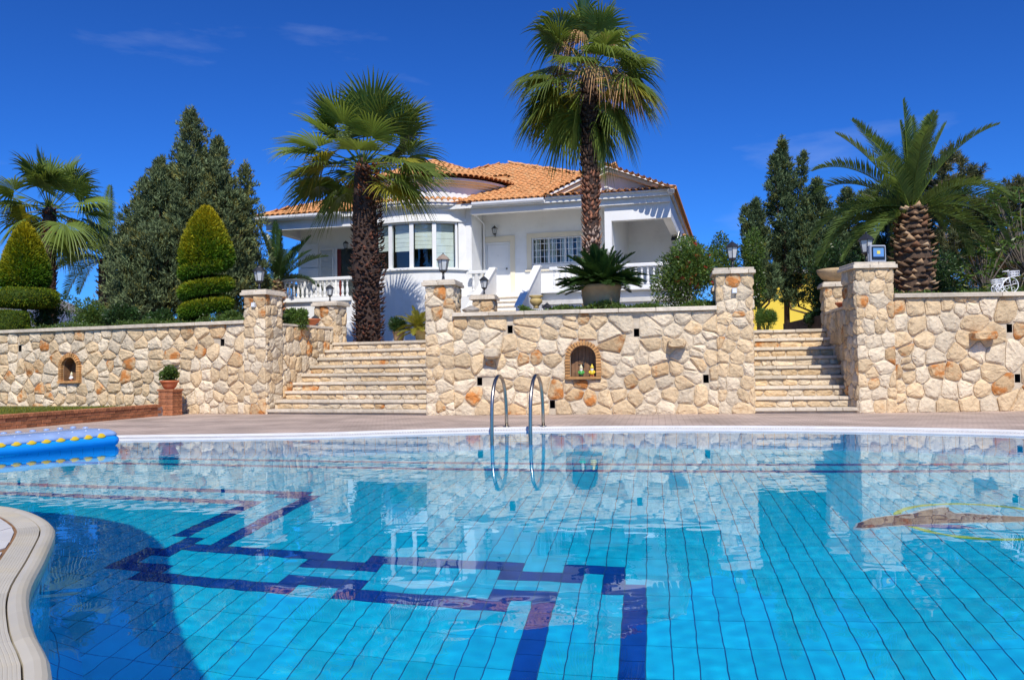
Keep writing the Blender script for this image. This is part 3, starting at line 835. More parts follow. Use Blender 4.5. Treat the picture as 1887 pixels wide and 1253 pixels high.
# ---- stairs
def stairs(name, fr, w0, w1, n, tread, zt, seed, label):
    t = fempty(name, fr, label, 'stairs', 'garden stairs')
    rg = random.Random(seed); z0 = DECK_Z + 0.10; rise = (zt - z0) / (n - 1)
    body = MB()
    for k in range(n):
        zk = z0 + rise * k
        v0 = k * tread; v1 = (k + 1) * tread if k < n - 1 else (k + 1) * tread + 0.25
        body.box(w0 - 0.04, w1, v0 + 0.05, n * tread + 0.25, GZ if k == 0 else zk - rise - 0.02, zk - 0.056)
        slabs(t, w0, w1, v0 - 0.01, v1 + 0.06, zk - 0.055, zk, rg, 0.35, 0.85, name='tread_slab')
        if k:
            x = w0
            while x < w1 - 0.01:
                e = min(w1, x + rg.uniform(0.16, 0.5))
                if w1 - e < 0.1: e = w1
                P = [(x + 0.008, zk - rise + 0.004), (e - 0.008, zk - rise + 0.004), (e - 0.008, zk - 0.062), (x + 0.008, zk - 0.062)]
                mat = M['stone_orange'] if rg.random() < 0.06 else (M['stone'] if rg.random() < 0.55 else M['stone_pale'])
                vv = v0 + 0.05
                me = stone_mesh(P, lambda a, z, o, vv=vv: (a, vv - o, z), 0.022, rg, mat, 0.014)
                if me: link('riser_stone', me, t)
                x = e
    body.build('mortar_body', M['mortar'], t)
ztl = FS.on(700, 629, 8 * 0.31)[1]
stairs('stone_stairs', FS, 0.0, 3.80, 9, 0.31, ztl, 81, 'wide flight of pale stone stairs left of the planter wall')
ztr = FT.on(1460, 607, 8 * 0.32)[1]
stairs('stone_stairs', FT, 0.0, 1.79, 9, 0.32, ztr, 84, 'narrow flight of pale stone stairs right of the planter wall')
# ------------------------------------------------------------------ terrain behind the walls
def poly_sheet(name, pts, z, mat, kind='structure', depth=0.0):
    mb = MB()
    if depth: mb.prism([(p[0], p[1]) for p in pts], z - depth, z)
    else:
        holed(mb, pts, [], z)
    return put(mb.build(name, mat), kind=kind)
M['earth'] = plain('dry_ground', (0.28, 0.21, 0.13), 0.95, var=0.3, scale=0.5, bump=0.03, bscale=3, dirt=(0.10, 0.14, 0.04), dirt_amt=0.8, dscale=0.2)
M['terrace'] = plain('terrace_paving', (0.42, 0.36, 0.29), 0.85, var=0.15, scale=2)
tz = ztl - 0.012
def w2(fr, u, v): q = fr.W(u, v); return (q.x, q.y)
terr = [(-900, 60), w2(FL, -13, 0.45), w2(FL, -0.3, 0.45), w2(FS, -0.3, 3.0), w2(FS, 3.8, 3.0), w2(FC, 0.3, 0.45), w2(FC, 5.7, 0.45), w2(FT, 0.0, 3.05), w2(FT, 1.9, 3.05), w2(FRt, 0.5, 0.45), w2(FRt, 7, 0.45), (900, 40), (900, 1500), (-900, 1500)]
poly_sheet('ground', terr, tz, M['earth'])
poly_sheet('garden_bed', [w2(FL, -12.4, 0.30), w2(FL, -0.5, 0.30), w2(FL, -0.55, 3.4), w2(FL, -12.4, 6.5)], 1.93, M['soil'], depth=0.5)
poly_sheet('garden_bed', [w2(FC, 1.75, 0.30), w2(FC, 5.6, 0.30), w2(FC, 5.6, 2.6), w2(FC, 1.75, 2.6)], 1.93, M['soil'], depth=0.5)
poly_sheet('garden_bed', [w2(FRt, 0.6, 0.30), w2(FRt, 7, 0.30), w2(FRt, 7, 8), w2(FRt, 1.2, 8)], 2.06, M['soil'], depth=0.6)
# ------------------------------------------------------------------ raised lawn with brick edging
B0, B1 = Vector((-7.30, 17.60)), Vector((-8.55, 11.6))
ang = math.degrees(math.atan2(B1.y - B0.y, B1.x - B0.x))
FB = Frame(B1.x, B1.y, -math.degrees(math.atan2(B0.y - B1.y, B0.x - B1.x)))
LB = (B0 - B1).length
edge = fempty('brick_edging', FB, 'low red brick edging wall in front of the raised lawn', 'brick wall')
MB().box(0, LB, 0.012, 0.12, GZ, 0.235).build('mortar_body', M['mortar'], edge)
meb = MB().bbox(-0.105, 0.105, -0.012, 0.06, -0.028, 0.028, 0.005).fixed('brick', M['brick'])
for r_ in range(3):
    k = 0; x = 0.0 if r_ % 2 == 0 else -0.11
    while x < LB:
        c = x + 0.11
        if c - 0.105 >= 0 and c + 0.105 <= LB: link('brick', meb, edge, (c, rnd.uniform(0, 0.006), 0.075 + 0.064 * r_))
        x += 0.22
mec = MB().bbox(-0.05, 0.05, -0.025, 0.20, 0, 0.055, 0.007).fixed('brick', M['brick'])
for k in range(int(LB / 0.106)): link('coping_brick', mec, edge, (0.053 + k * 0.106, rnd.uniform(0, .006), 0.236))
M['lawn'] = plain('lawn_soil', (0.16, 0.14, 0.05), 0.95, var=0.3, scale=5)
lw = [w2(FB, LB, 0.1), w2(FB, 0, 0.1), (-15, 12), (-16.5, 21.6), w2(FL, -9, 0.1), w2(FL, -2.6, 0.1)]
poly_sheet('lawn', lw, 0.21, M['lawn'])
# ------------------------------------------------------------------ villa
FH = Frame(-1.42, 29.0, 15.0)
house = fempty('villa', FH, 'white single-storey villa with orange tiled hip roof and bowed window bay', 'house')
def hx(x, y, v=0.0): return FH.on(x, y, v)
ZE, ZF, VE = 6.36, 3.40, -1.70          # eave height, porch floor, eave plane
UL, UR = -7.30, 7.10
TANP = 0.42
BC, BR, BV = -1.70, 3.0, 1.04            # bay: centre u, radius, centre v
zb = tz - 0.1
m, t, p = new_mat('window_glass')
t.nodes.remove(p)
lw_ = N(t, 'ShaderNodeLayerWeight'); pw_ = N(t, 'ShaderNodeMath', operation='POWER'); pw_.inputs[1].default_value = 4.0; t.links.new(lw_.outputs['Facing'], pw_.inputs[0])
fr_ = N(t, 'ShaderNodeMath', operation='MULTIPLY_ADD'); fr_.inputs[1].default_value = 0.85; fr_.inputs[2].default_value = 0.05; t.links.new(pw_.outputs[0], fr_.inputs[0])
g1 = N(t, 'ShaderNodeBsdfGlossy'); g1.inputs['Roughness'].default_value = 0.02
g2 = N(t, 'ShaderNodeBsdfTransparent'); g2.inputs[0].default_value = (0.93, 0.96, 0.95, 1)
ms = N(t, 'ShaderNodeMixShader'); t.links.new(fr_.outputs[0], ms.inputs[0]); t.links.new(g2.outputs[0], ms.inputs[1]); t.links.new(g1.outputs[0], ms.inputs[2])
t.links.new(ms.outputs[0], t.nodes['Material Output'].inputs[0])
M['glass'] = m
M['room'] = plain('room_dark', (0.06, 0.065, 0.075), 0.9, var=0.2)
M['blind'] = plain('roman_blind', (0.76, 0.78, 0.73), 0.8, var=0.08, scale=5)
M['redwood'] = plain('red_wood', (0.16, 0.025, 0.02), 0.5, var=0.2, scale=8)
M['gutter'] = plain('gutter_white', (0.74, 0.75, 0.76), 0.35, var=0.04, scale=3)
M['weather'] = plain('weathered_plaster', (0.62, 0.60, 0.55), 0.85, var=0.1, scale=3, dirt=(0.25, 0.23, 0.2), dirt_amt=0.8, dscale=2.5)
# body
def hbox(name, a, mat='white', parent=None): return MB().box(*a).build(name, M[mat], parent or house)
TH = 0.22
body = MB()
body.box(-6.5, BC - 2.0, 0.0, 11, zb, 6.40)                      # left part behind the porch
body.box(BC - 2.0, BC + 2.0 - 0.002, 4.2, 11, zb, 6.40)          # room behind the bay
body.box(BC + 2.0, 0.53, 0, 11, zb, 6.40)
body.box(0.53, 1.45, 0.10, 11, zb, 6.40)
body.box(0.53, 1.45, 0, 0.10, zb, ZF); body.box(0.53, 1.45, 0, 0.10, 5.30, 6.40)
body.box(1.45, 2.20, 0, 11, zb, 6.40)
body.box(2.20, 3.95, 0, 0.3, zb, 4.45); body.box(2.20, 3.95, 0, 0.3, 5.37, 6.40); body.box(2.20, 3.95, 2.2, 11, zb, 6.40)
body.box(3.95, 5.12, 0, 11, zb, 6.40)
body.box(5.12, 6.98, 3.0, 11, zb, 6.40)
body.box(-6.85, 1.35, VE + 0.12, 0, zb, ZF - 0.06)               # plinth under the porches
body.box(2.75, 6.98, VE + 0.32, 3.0, zb, ZF - 0.06)
body.build('wall', M['white'], house)
rm = MB(); rm.box(BC - 1.95, BC + 1.95, 1.0, 4.15, ZF, 6.3); me = rm.mesh('room', M['room'])
hbox('room', (BC - 1.98, BC + 1.98, 4.12, 4.18, ZF, 6.3), 'room')
hbox('room', (BC - 1.98, BC + 1.98, -1.2, 4.15, ZF - 0.05, ZF), 'room')
hbox('room', (2.22, 3.93, 2.15, 2.19, 4.3, 5.6), 'room')
# porch floors
def floor_slab(u0, u1, v0, v1): hbox('porch_floor', (u0, u1, v0, v1, ZF - 0.06, ZF), 'white')
floor_slab(-6.92, BC - 2.0, VE, -0.004); floor_slab(BC + 2.1, 2.75, VE + 0.10, -0.004); floor_slab(2.752, 7.05, VE + 0.1, 2.996)
hbox('plinth_shade_band', (2.75, 6.98, VE + 0.22, VE + 0.30, ZF - 0.42, ZF - 0.28), 'weather')  # greyer strip: the shaded band of the plinth put into its colour
# garage shutter low on the left
for k in range(9): MB().bbox(-4.9, -3.55, VE + 0.08, VE + 0.12, 1.62 + k * 0.11, 1.725 + k * 0.11, 0.01).build('shutter_slat', M['white_gloss'], house)
# soffit, beams, fascia
hbox('soffit', (UL + 0.12, UR - 0.12, VE + 0.08, 0.0, 6.27, 6.32))
hbox('soffit', (5.12, UR - 0.12, 0.002, 11.5, 6.27, 6.32))
hbox('soffit', (UL + 0.12, -6.5, 0.002, 11.5, 6.27, 6.32))
hbox('beam', (-7.02, BC - 1.95, VE + 0.22, VE + 0.48, 5.90, 6.268))
hbox('beam', (-7.02, -6.76, VE + 0.481, 3.0, 5.90, 6.268))
hbox('beam', (0.54, 6.98, VE + 0.16, VE + 0.42, 6.02, 6.268))
hbox('beam', (5.14, 6.98, VE + 0.30, VE + 0.55, 5.55, 6.018))
hbox('beam', (6.72, 6.975, VE + 0.551, 3.0, 5.55, 6.268))
hbox('porch_pier', (4.92, 5.14, VE + 0.30, 0.0, ZF, 6.018))
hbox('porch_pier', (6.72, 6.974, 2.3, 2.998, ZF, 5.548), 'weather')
hbox('fascia', (UL + 0.05, UR - 0.05, VE + 0.02, VE + 0.08, 6.20, 6.355))
hbox('fascia', (UR - 0.11, UR - 0.05, VE + 0.081, 11.6, 6.20, 6.355), 'weather')
hbox('fascia', (UL + 0.05, UL + 0.11, VE + 0.081, 11.6, 6.20, 6.355))
# pilaster, downpipe
hbox('pilaster', (BC + 1.97, BC + 2.17, -1.25, 0.0, zb, 6.27))
MB().tube([(0.56, -1.32, 6.22), (0.56, -1.32, 6.1), (0.535, -0.06, 5.95), (0.535, -0.06, zb)], 0.04, 8).build('downpipe', M['gutter'], house, smooth=True)
# gutters
def gutter(u0, u1):
    pr = [(-0.10, 0.05), (-0.10, -0.02), (-0.07, -0.065), (0.0, -0.075), (0.02, -0.07), (0.02, 0.05), (0.005, 0.05), (0.005, -0.05), (-0.06, -0.045), (-0.085, -0.01), (-0.085, 0.05)]
    MB().prism([(VE - 0.0 + a, 6.31 + b) for a, b in pr], u0, u1, axis='x').build('gutter', M['gutter'], house)
gutter(UL, BC - 2.3); gutter(BC + 2.35, 3.05)
gutter(6.93, UR + 0.02)
# ---- roof
roof = MB()
E1 = [(UL, VE), (UR, VE), (UR, 11.7), (UL, 11.7)]
rz = ZE + 6.7 * TANP
roof.add([(UL, VE, ZE), (UR, VE, ZE), (UR, 11.7, ZE), (UL, 11.7, ZE), (-0.6, 5, rz), (0.4, 5, rz)], [(0, 1, 5, 4), (1, 2, 5), (2, 3, 4, 5), (3, 0, 4), (0, 3, 2, 1)])
gz = ZE + 1.95 * TANP; gu = 5.10
roof.add([(3.13, VE + 0.02, ZE), (7.08, VE + 0.02, ZE), (gu, VE + 0.02, gz), (gu, VE + 1.98, gz), (3.13, VE + 0.06, ZE + 0.01)], [(0, 2, 3), (1, 3, 2)])
roof_o = roof.build('roof', M['roof'], house, fix=False)
def tile_mesh(L=0.42, r0=0.105, r1=0.085, n=5, th=0.016):
    V = []; F = []
    for (y, r_) in ((0, r0), (L, r1)):
        for k in range(n + 1):
            q = math.pi * k / n; V.append((r_ * math.cos(q), y, r_ * math.sin(q) * 0.8))
        for k in range(n + 1):
            q = math.pi * k / n; V.append(((r_ - th) * math.cos(q), y, (r_ - th) * math.sin(q) * 0.8))
    m_ = 2 * (n + 1)
    for k in range(n):
        F += [(k, k + 1, m_ + k + 1, m_ + k), (k, n + 1 + k, n + 2 + k, k + 1)]
    return V, F
TV, TF = tile_mesh()
TVa = np.array(TV); TFa = TF
me_roof_tile = MB().add(TV, TF).fixed('roof_tile', M['roof'])
PV, PFc = tile_mesh(0.30, 0.10, 0.10)
class TileSet:
    def __init__(s): s.V = []; s.n = 0
    def add(s, O, ax_, ay_, az_, sc_=1.0):
        B = np.array([ax_, ay_, az_], dtype=float)
        jit = np.array([rnd.uniform(-.006, .006), rnd.uniform(-.02, .02), rnd.uniform(-.004, .006)])
        s.V.append(((TVa * sc_ + jit) @ B) + np.array(O)); s.n += 1
    def build(s, name, parent):
        V = np.concatenate(s.V); k = len(TVa)
        F = np.concatenate([np.array(TFa) + i * k for i in range(s.n)])
        return put(link(name, np_mesh(name, V, F, M['roof']), parent), kind='stuff')
def slope(O, du, ds, inside_fn, smax, umax, edge=True, skip=None, lift=0.02):
    """rows of barrel tiles; eave-row tiles are single objects"""
    du = Vector(du).normalized(); ds = Vector(ds).normalized(); nn = du.cross(ds).normalized()
    if nn.z < 0: nn = -nn
    ts = TileSet(); s = 0; row = 0
    while s < smax:
        u = 0.1
        while u < umax:
            if inside_fn(u, s):
                P = Vector(O) + du * u + ds * (s - 0.06) + nn * (lift + 0.004)
                if not (skip and skip(P)):
                    dy = (ds + nn * -0.035).normalized()
                    if row == 0 and edge:
                        o = link('roof_tile', me_roof_tile, roof_o)
                        o.matrix_local = Matrix((du, dy, nn)).transposed().to_4x4(); o.location = P
                    else: ts.add(P, du, dy, nn)
            u += 0.205
        s += 0.345; row += 1
    if ts.n: ts.build('tile_rows', roof_o)
SQ = math.sqrt(1 + TANP ** 2)
def bay_skip(P): return (P.x - BC) ** 2 + (P.y - BV) ** 2 < 2.72 ** 2 and P.y < BV + 1.6
slope((UL, VE, ZE), (1, 0, 0), (0, 1, TANP), lambda u, s: s / SQ < min(u, 14.4 - u) + 0.05 and not (10.45 < u < 14.3 and s / SQ < 1.95 - abs(u + UL - gu)), 7.25, 14.4, skip=lambda P: bay_skip(P) or (BC - 2.0 < P.x < BC + 2.05 and P.y < BV - 1.0))
slope((UL, 11.7, ZE), (0, -1, 0), (1, 0, TANP), lambda u, s: s / SQ < min(u, 13.4 - u) + 0.05, 7.25, 13.4)
slope((UR, VE, ZE), (0, 1, 0), (-1, 0, TANP), lambda u, s: s / SQ < min(u, 13.4 - u) + 0.05, 7.25, 13.4)
# ridge and hip caps
def caps(a, b):
    a, b = Vector(a), Vector(b); d = (b - a).normalized(); L = (b - a).length
    sx = d.cross(Vector((0, 0, 1))).normalized(); n_ = sx.cross(d).normalized()
    ts = TileSet(); k = 0.0
    while k < L - 0.1:
        ts.add(a + d * k + n_ * 0.03, sx, (d + n_ * -0.03).normalized(), n_, 1.1); k += 0.36
    ts.build('ridge_caps', roof_o)
caps((UL, VE, ZE), (-0.6, 5, rz)); caps((UR, VE + 0.05, ZE + 0.02), (0.4, 5, rz)); caps((-0.6, 5, rz), (0.4, 5, rz))
# gable
for s in (-1, 1):
    dsl = Vector((-s, 0, TANP)).normalized()
    base = (gu + s * 1.97, VE + 0.02, ZE)
    slope(base, (0, 1, 0), (-s, 0, TANP), lambda u, q, s=s: u < 0.05 + q / SQ * 1.0 + 0.3, 2.12, 2.1, edge=False)
    # rake tiles laid side by side along the sloping edge, open ends to the front
    L = 1.97 * SQ; k = 0.02
    while k < L:
        P = Vector(base) + dsl * k; nn = Vector((s * TANP, 0, 1)).normalized()
        o = link('rake_tile', me_roof_tile, roof_o)
        o.matrix_local = Matrix((dsl, Vector((0, 1, 0.05)).normalized(), nn)).transposed().to_4x4()
        o.location = P + nn * 0.06 + Vector((0, -0.14, 0)); o.scale = (0.9, 0.9, 0.9)
        k += 0.19
    # raking cornice
    for (q0, q1, y0, y1, mt) in ((0.0, 0.09, VE - 0.06, VE + 0.36, 'white'), (-0.13, -0.002, VE + 0.04, VE + 0.34, 'cream')):
        a = Vector((gu + s * 1.97, 0, ZE)); b = Vector((gu, 0, gz))
        pl = [(a.x, a.z + q0), (b.x, b.z + q0), (b.x, b.z + q1 - 0.02), (a.x, a.z + q1 - 0.02)] if s > 0 else [(b.x, b.z + q0), (a.x, a.z + q0), (a.x, a.z + q1 - 0.02), (b.x, b.z + q1 - 0.02)]
        MB().prism(pl, y0 - 0.001 * s, y1, axis='y').build('raking_cornice', M[mt], house)
MB().prism([(3.3, ZE), (6.9, ZE), (gu, gz - 0.06)], VE + 0.36, VE + 0.50, axis='y').build('pediment', M['white'], house)
# skirt row under the pediment
k = 3.22
while k < 7.0:
    o = link('skirt_tile', me_roof_tile, roof_o, (k, VE - 0.14, ZE + 0.015), (0.22, 0, 0)); k += 0.205
MB().prism([(VE - 0.06, ZE - 0.03), (VE + 0.4, ZE - 0.03), (VE + 0.4, ZE + 0.12), (VE - 0.06, ZE + 0.01)], 3.1, 7.05, axis='x').build('skirt_bed', M['white'], house)
# small lower eave at the right flank
slope((7.02, 4.2, 5.82), (0, 1, 0), (-1, 0, 0.3), lambda u, s: True, 0.3, 5.0, edge=False)
hbox('gutter', (7.30 - 0.26, 7.12, 4.15, 9.2, 5.70, 5.80), 'gutter')
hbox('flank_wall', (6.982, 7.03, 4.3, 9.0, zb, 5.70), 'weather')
# ---- bay
def arc(a0, a1, r_, n): return [(BC + r_ * math.sin(R(a0 + (a1 - a0) * k / n)), BV - r_ * math.cos(R(a0 + (a1 - a0) * k / n))) for k in range(n + 1)]
def arc_block(name, a0, a1, r0, r1, z0, z1, mat, n=16, parent=None):
    P = arc(a0, a1, r1, n) + arc(a0, a1, r0, n)[::-1]
    return MB().prism(P, z0, z1).build(name, M[mat], parent or house)
AL, AR = -42.0, 42.0
ZS, ZH = 4.27, 5.82
arc_block('bay_wall', AL, AR, BR - 0.24, BR, zb, ZS - 0.05, 'white')
arc_block('bay_sill', AL, AR, BR - 0.20, BR + 0.09, ZS - 0.049, ZS, 'white')
arc_block('bay_wall', AL, AR, BR - 0.24, BR, ZH + 0.04, 6.36, 'white')
arc_block('bay_head', AL + 1, AR - 1, BR - 0.20, BR + 0.05, ZH, ZH + 0.04, 'white')
arc_block('bay_head', AL + 1, AR - 1, BR + 0.002, BR + 0.035, ZH + 0.041, ZH + 0.11, 'white')
arc_block('bay_jamb', 36.0, AR, BR - 0.24, BR - 0.001, ZS, ZH, 'white', 3); arc_block('bay_jamb', AL, -38.5, BR - 0.24, BR - 0.001, ZS, ZH, 'white', 3)
bnd = [35.4, 20.5, 5.8, -8.9, -23.6, -38.3]
for k in range(5):
    a0, a1 = bnd[k + 1] + 0.9, bnd[k] - 0.9
    wn = arc_block('bay_window', a0 - 0.9, a0 + 0.4, BR - 0.14, BR - 0.04, ZS + 0.002, ZH - 0.002, 'white_gloss', 2)
    arc_block('frame', a1 - 0.4, a1 + 0.9, BR - 0.14, BR - 0.04, ZS + 0.002, ZH - 0.002, 'white_gloss', 2, wn)
    arc_block('frame', a0 + 0.4, a1 - 0.4, BR - 0.13, BR - 0.05, ZS + 0.003, ZS + 0.05, 'white_gloss', 4, wn)
    arc_block('frame', a0 + 0.4, a1 - 0.4, BR - 0.13, BR - 0.05, ZH - 0.05, ZH - 0.003, 'white_gloss', 4, wn)
    arc_block('pane', a0 + 0.4, a1 - 0.4, BR - 0.095, BR - 0.085, ZS + 0.05, ZH - 0.05, 'glass', 4, wn)
    drop = (ZS + 0.06, 4.95, 4.88, 4.93, 4.9)[k]
    nf = 6; hh = (ZH - 0.06 - drop) / nf
    for q in range(nf):
        z1 = ZH - 0.06 - hh * q
        P = arc(a0 + 0.6, a1 - 0.6, BR - 0.24, 4) + arc(a0 + 0.6, a1 - 0.6, BR - 0.262, 4)[::-1]
        MB().prism(P, z1 - hh + 0.008, z1).build('blind_fold', M['blind'], wn)
# lower cornice and its tile ring, attic drum, cone
for (r_, z0, z1) in ((BR + 0.10, 6.362, 6.40), (BR + 0.24, 6.401, 6.46)):
    arc_block('bay_cornice', -50, 50, BR - 0.3, r_, z0 - 0.08, z1 - 0.08, 'white', 24)
def ring_tiles(r_, z, a0, a1, pitch, tilt, name, rows=1, rstep=0.3):
    for w_ in range(rows):
        rr = r_ - w_ * rstep
        n_ = int(R(a1 - a0) * rr / pitch)
        for k in range(n_ + 1):
            a = R(a0) + R(a1 - a0) * k / n_
            o = link(name, me_roof_tile, roof_o)
            d = Vector((-math.sin(a), math.cos(a), tilt)).normalized()          # inward and up
            sx = Vector((math.cos(a), math.sin(a), 0)); n2 = sx.cross(d)
            o.matrix_local = Matrix((sx, d, n2)).transposed().to_4x4()
            o.location = (BC + rr * math.sin(a), BV - rr * math.cos(a), z + 0.03 + w_ * rstep * tilt)
            o.scale = (min(1, rr / r_ + 0.1), 1, 1)
ring_tiles(BR + 0.34, 6.40, -48, 48, 0.205, 0.42, 'ring_tile', 1)
arc_block('ring_bed', -50, 50, 2.6, BR + 0.22, 6.381, 6.42, 'white', 24)
arc_block('attic_drum', -95, 95, 2.5, 2.78, 6.421, 7.28, 'white', 40)
for k, (r_, z0, z1) in enumerate(((2.86, 7.05, 7.12), (2.96, 7.121, 7.19), (3.07, 7.191, 7.27))):
    arc_block('attic_cornice', -100, 100, 2.6, r_, z0, z1, 'cream' if k != 2 else 'white', 40)
zc0 = 7.30
cone = MB(); n_ = 48; V = [(BC, BV, zc0 + 3.15 * 0.40)]
for k in range(n_): V.append((BC + 3.15 * math.cos(2 * math.pi * k / n_), BV + 3.15 * math.sin(2 * math.pi * k / n_), zc0))
cone.add(V, [(0, 1 + k, 1 + (k + 1) % n_) for k in range(n_)]); cone.build('cone_roof', M['roof'], house, fix=True)
ring_tiles(3.24, zc0 - 0.02, -100, 100, 0.20, 0.40, 'ring_tile', 1)
ts = TileSet()
for w_ in range(1, 9):
    rr = 3.24 - w_ * 0.335
    if rr < 0.35: break
    nn_ = max(6, int(R(230) * rr / 0.2))
    for k in range(nn_ + 1):
        a = R(-115) + R(230) * k / nn_
        d = Vector((-math.sin(a), math.cos(a), 0.40 - 0.04)).normalized(); sx = Vector((math.cos(a), math.sin(a), 0)); n2 = sx.cross(d)
        ts.add((BC + rr * math.sin(a), BV - rr * math.cos(a), zc0 + 0.01 + w_ * 0.335 * 0.40), sx, d, n2)
ts.build('tile_rows', roof_o)
# ---- door
dr = MB().bbox(0.62, 1.38, 0.05, 0.098, ZF, 5.22, 0.01).build('door', M['white_gloss'], house)
for (a, b, c, d) in ((0.54, 0.615, ZF, 5.29), (1.385, 1.447, ZF, 5.29)): MB().box(a, b, 0.03, 0.097, c, d).build('frame', M['white_gloss'], dr)
MB().box(0.616, 1.384, 0.03, 0.097, 5.225, 5.29).build('frame', M['white_gloss'], dr)
for (z0, z1) in ((3.6, 4.35), (4.45, 5.1)): MB().bbox(0.70, 1.30, 0.044, 0.052, z0, z1, 0.004).build('door_panel', M['white_gloss'], dr)
MB().lathe([(0.0, -0.03), (0.03, -0.02), (0.03, 0.02), (0.0, 0.03)], 10, (1.31, 0.03, 4.38)).build('handle', M['black_iron'], dr, smooth=True)
MB().lathe([(0.0, -0.012), (0.012, 0), (0.0, 0.012)], 8, (1.0, 0.045, 4.85)).build('peephole', M['black_iron'], dr, smooth=True)
for (a, b, c, d) in ((0.36, 0.528, ZF, 5.50), (1.452, 1.62, ZF, 5.50)): MB().box(a, b, -0.025, -0.002, c, d).build('door_surround', M['cream'], house)
MB().box(0.529, 1.451, -0.025, -0.002, 5.305, 5.50).build('door_surround', M['cream'], house)
# ---- barred window
for (a, b, c, d) in ((2.04, 2.198, 4.29, 5.53), (3.952, 4.11, 4.29, 5.53)): MB().box(a, b, -0.025, -0.002, c, d).build('window_surround', M['cream'], house)
MB().box(2.199, 3.951, -0.025, -0.002, 5.372, 5.53).build('window_surround', M['cream'], house)
MB().box(1.98, 4.17, -0.07, -0.003, 4.24, 4.288).build('window_sill', M['cream'], house)
wn = MB().box(2.201, 3.949, 0.06, 0.12, 4.452, 4.50).build('window', M['white_gloss'], house)
MB().box(2.201, 3.949, 0.06, 0.12, 5.32, 5.368).build('frame', M['white_gloss'], wn)
for x in (2.201, 2.765, 3.335, 3.895): MB().box(x, x + 0.054, 0.061, 0.121, 4.501, 5.319).build('frame', M['white_gloss'], wn)
for (a, b) in ((2.256, 2.764), (2.82, 3.334), (3.39, 3.894)): MB().box(a, b, 0.085, 0.091, 4.501, 5.319).build('pane', M['glass'], wn)
for a in (2.27, 2.66, 2.83, 3.2, 3.42, 3.72):
    V = [(a + 0.02 * k, 0.22 + 0.015 * (k % 2)) for k in range(9)]
    mb = MB(); mb.add([(x, y, 4.46) for x, y in V] + [(x, y, 5.36) for x, y in V], [(k, k + 1, 10 + k, 9 + k) for k in range(8)]); mb.build('curtain', M['blind'], wn, fix=False)
gr = MB().box(2.205, 3.945, -0.02, 0.0, 4.49, 4.51).build('window_grille', M['white_gloss'], house)
for z in (4.72, 4.94, 5.16, 5.33): MB().box(2.205, 3.945, -0.018, -0.003, z - 0.009, z + 0.009).build('bar', M['white_gloss'], gr)
for k in range(13): MB().box(2.24 + k * 0.139 - 0.009, 2.24 + k * 0.139 + 0.009, -0.033, -0.019, 4.47, 5.355).build('bar', M['white_gloss'], gr)
# ---- left porch wall: closed shutters, louvre, red-brown door
a, zt_ = hx(551, 467); b, _ = hx(588, 467)
for k in range(5): MB().bbox(a, b, -0.06, -0.004, ZF + 0.02 + k * 0.44, ZF + 0.44 + k * 0.44, 0.006).build('shutter_board', M['white_gloss'], house)
a, _ = hx(590, 467); b, _ = hx(616, 467)
sh = MB().box(a, a + 0.05, -0.07, -0.02, ZF, 5.42).build('shutter', M['white_gloss'], house)
MB().box(b - 0.05, b, -0.07, -0.02, ZF, 5.42).build('stile', M['white_gloss'], sh); MB().box(a + 0.051, b - 0.051, -0.07, -0.02, 5.36, 5.42).build('stile', M['white_gloss'], sh)
mel = MB().box(a + 0.051, b - 0.051, -0.02, 0.015, -0.006, 0.006).fixed('louvre', M['white_gloss'])
for k in range(34): link('louvre', mel, sh, (0, -0.045, ZF + 0.05 + k * 0.0575), (0.0, 0, 0))
a, _ = hx(619, 470); b, _ = hx(668, 470)
pd = MB().box(a, a + 0.07, -0.06, -0.005, ZF, 5.42).build('porch_door', M['white_gloss'], house)
MB().box(a + 0.08, a + 0.22, -0.05, -0.006, ZF, 5.36).build('stile', M['redwood'], pd); MB().box(a + 0.221, b, -0.04, -0.03, ZF, 5.36).build('pane', M['glass'], pd); MB().box(a + 0.221, b, -0.02, -0.004, ZF, 5.36).build('curtain', M['room'], pd)  # this curtain is a dark sheet, the unlit interior put into its colour
# ---- balustrades
BZ0, BZ1 = 3.49, 4.06
prof = [(0.055, 0), (0.055, 0.05), (0.035, 0.065), (0.03, 0.09), (0.045, 0.13), (0.052, 0.19), (0.045, 0.26), (0.03, 0.34), (0.024, 0.40), (0.04, 0.425), (0.026, 0.45), (0.03, 0.49), (0.05, 0.51), (0.05, 0.57)]
me_bal = MB().lathe(prof, 10).fixed('baluster', M['white'], True)
def balustrade(u0, u1, v, n_):
    b_ = MB().bbox(u0 - 0.06, u1 + 0.06, v - 0.09, v + 0.09, BZ1, BZ1 + 0.10, 0.02).build('balustrade', M['white'], house)
    MB().box(u0 - 0.06, u1 + 0.06, v - 0.075, v + 0.075, ZF + 0.002, BZ0).build('base_rail', M['white'], b_)
    for k in range(n_): link('baluster', me_bal, b_, (u0 + (u1 - u0) * (k + 0.5) / n_, v, BZ0))
    return b_
balustrade(-6.80, -3.78, VE + 0.10, 18)
balustrade(0.50, 1.28, VE + 0.20, 4)
balustrade(3.20, 6.90, VE + 0.20, 20)
# left porch side return
b_ = MB().bbox(-6.89, -6.71, VE + 0.20, 0.6, BZ1 + 0.001, BZ1 + 0.10, 0.02).build('balustrade', M['white'], house)
for k in range(9): link('baluster', me_bal, b_, (-6.80, VE + 0.42 + k * 0.2, BZ0))
MB().box(-6.875, -6.725, VE + 0.20, 0.6, ZF + 0.003, BZ0 - 0.001).build('base_rail', M['white'], b_)
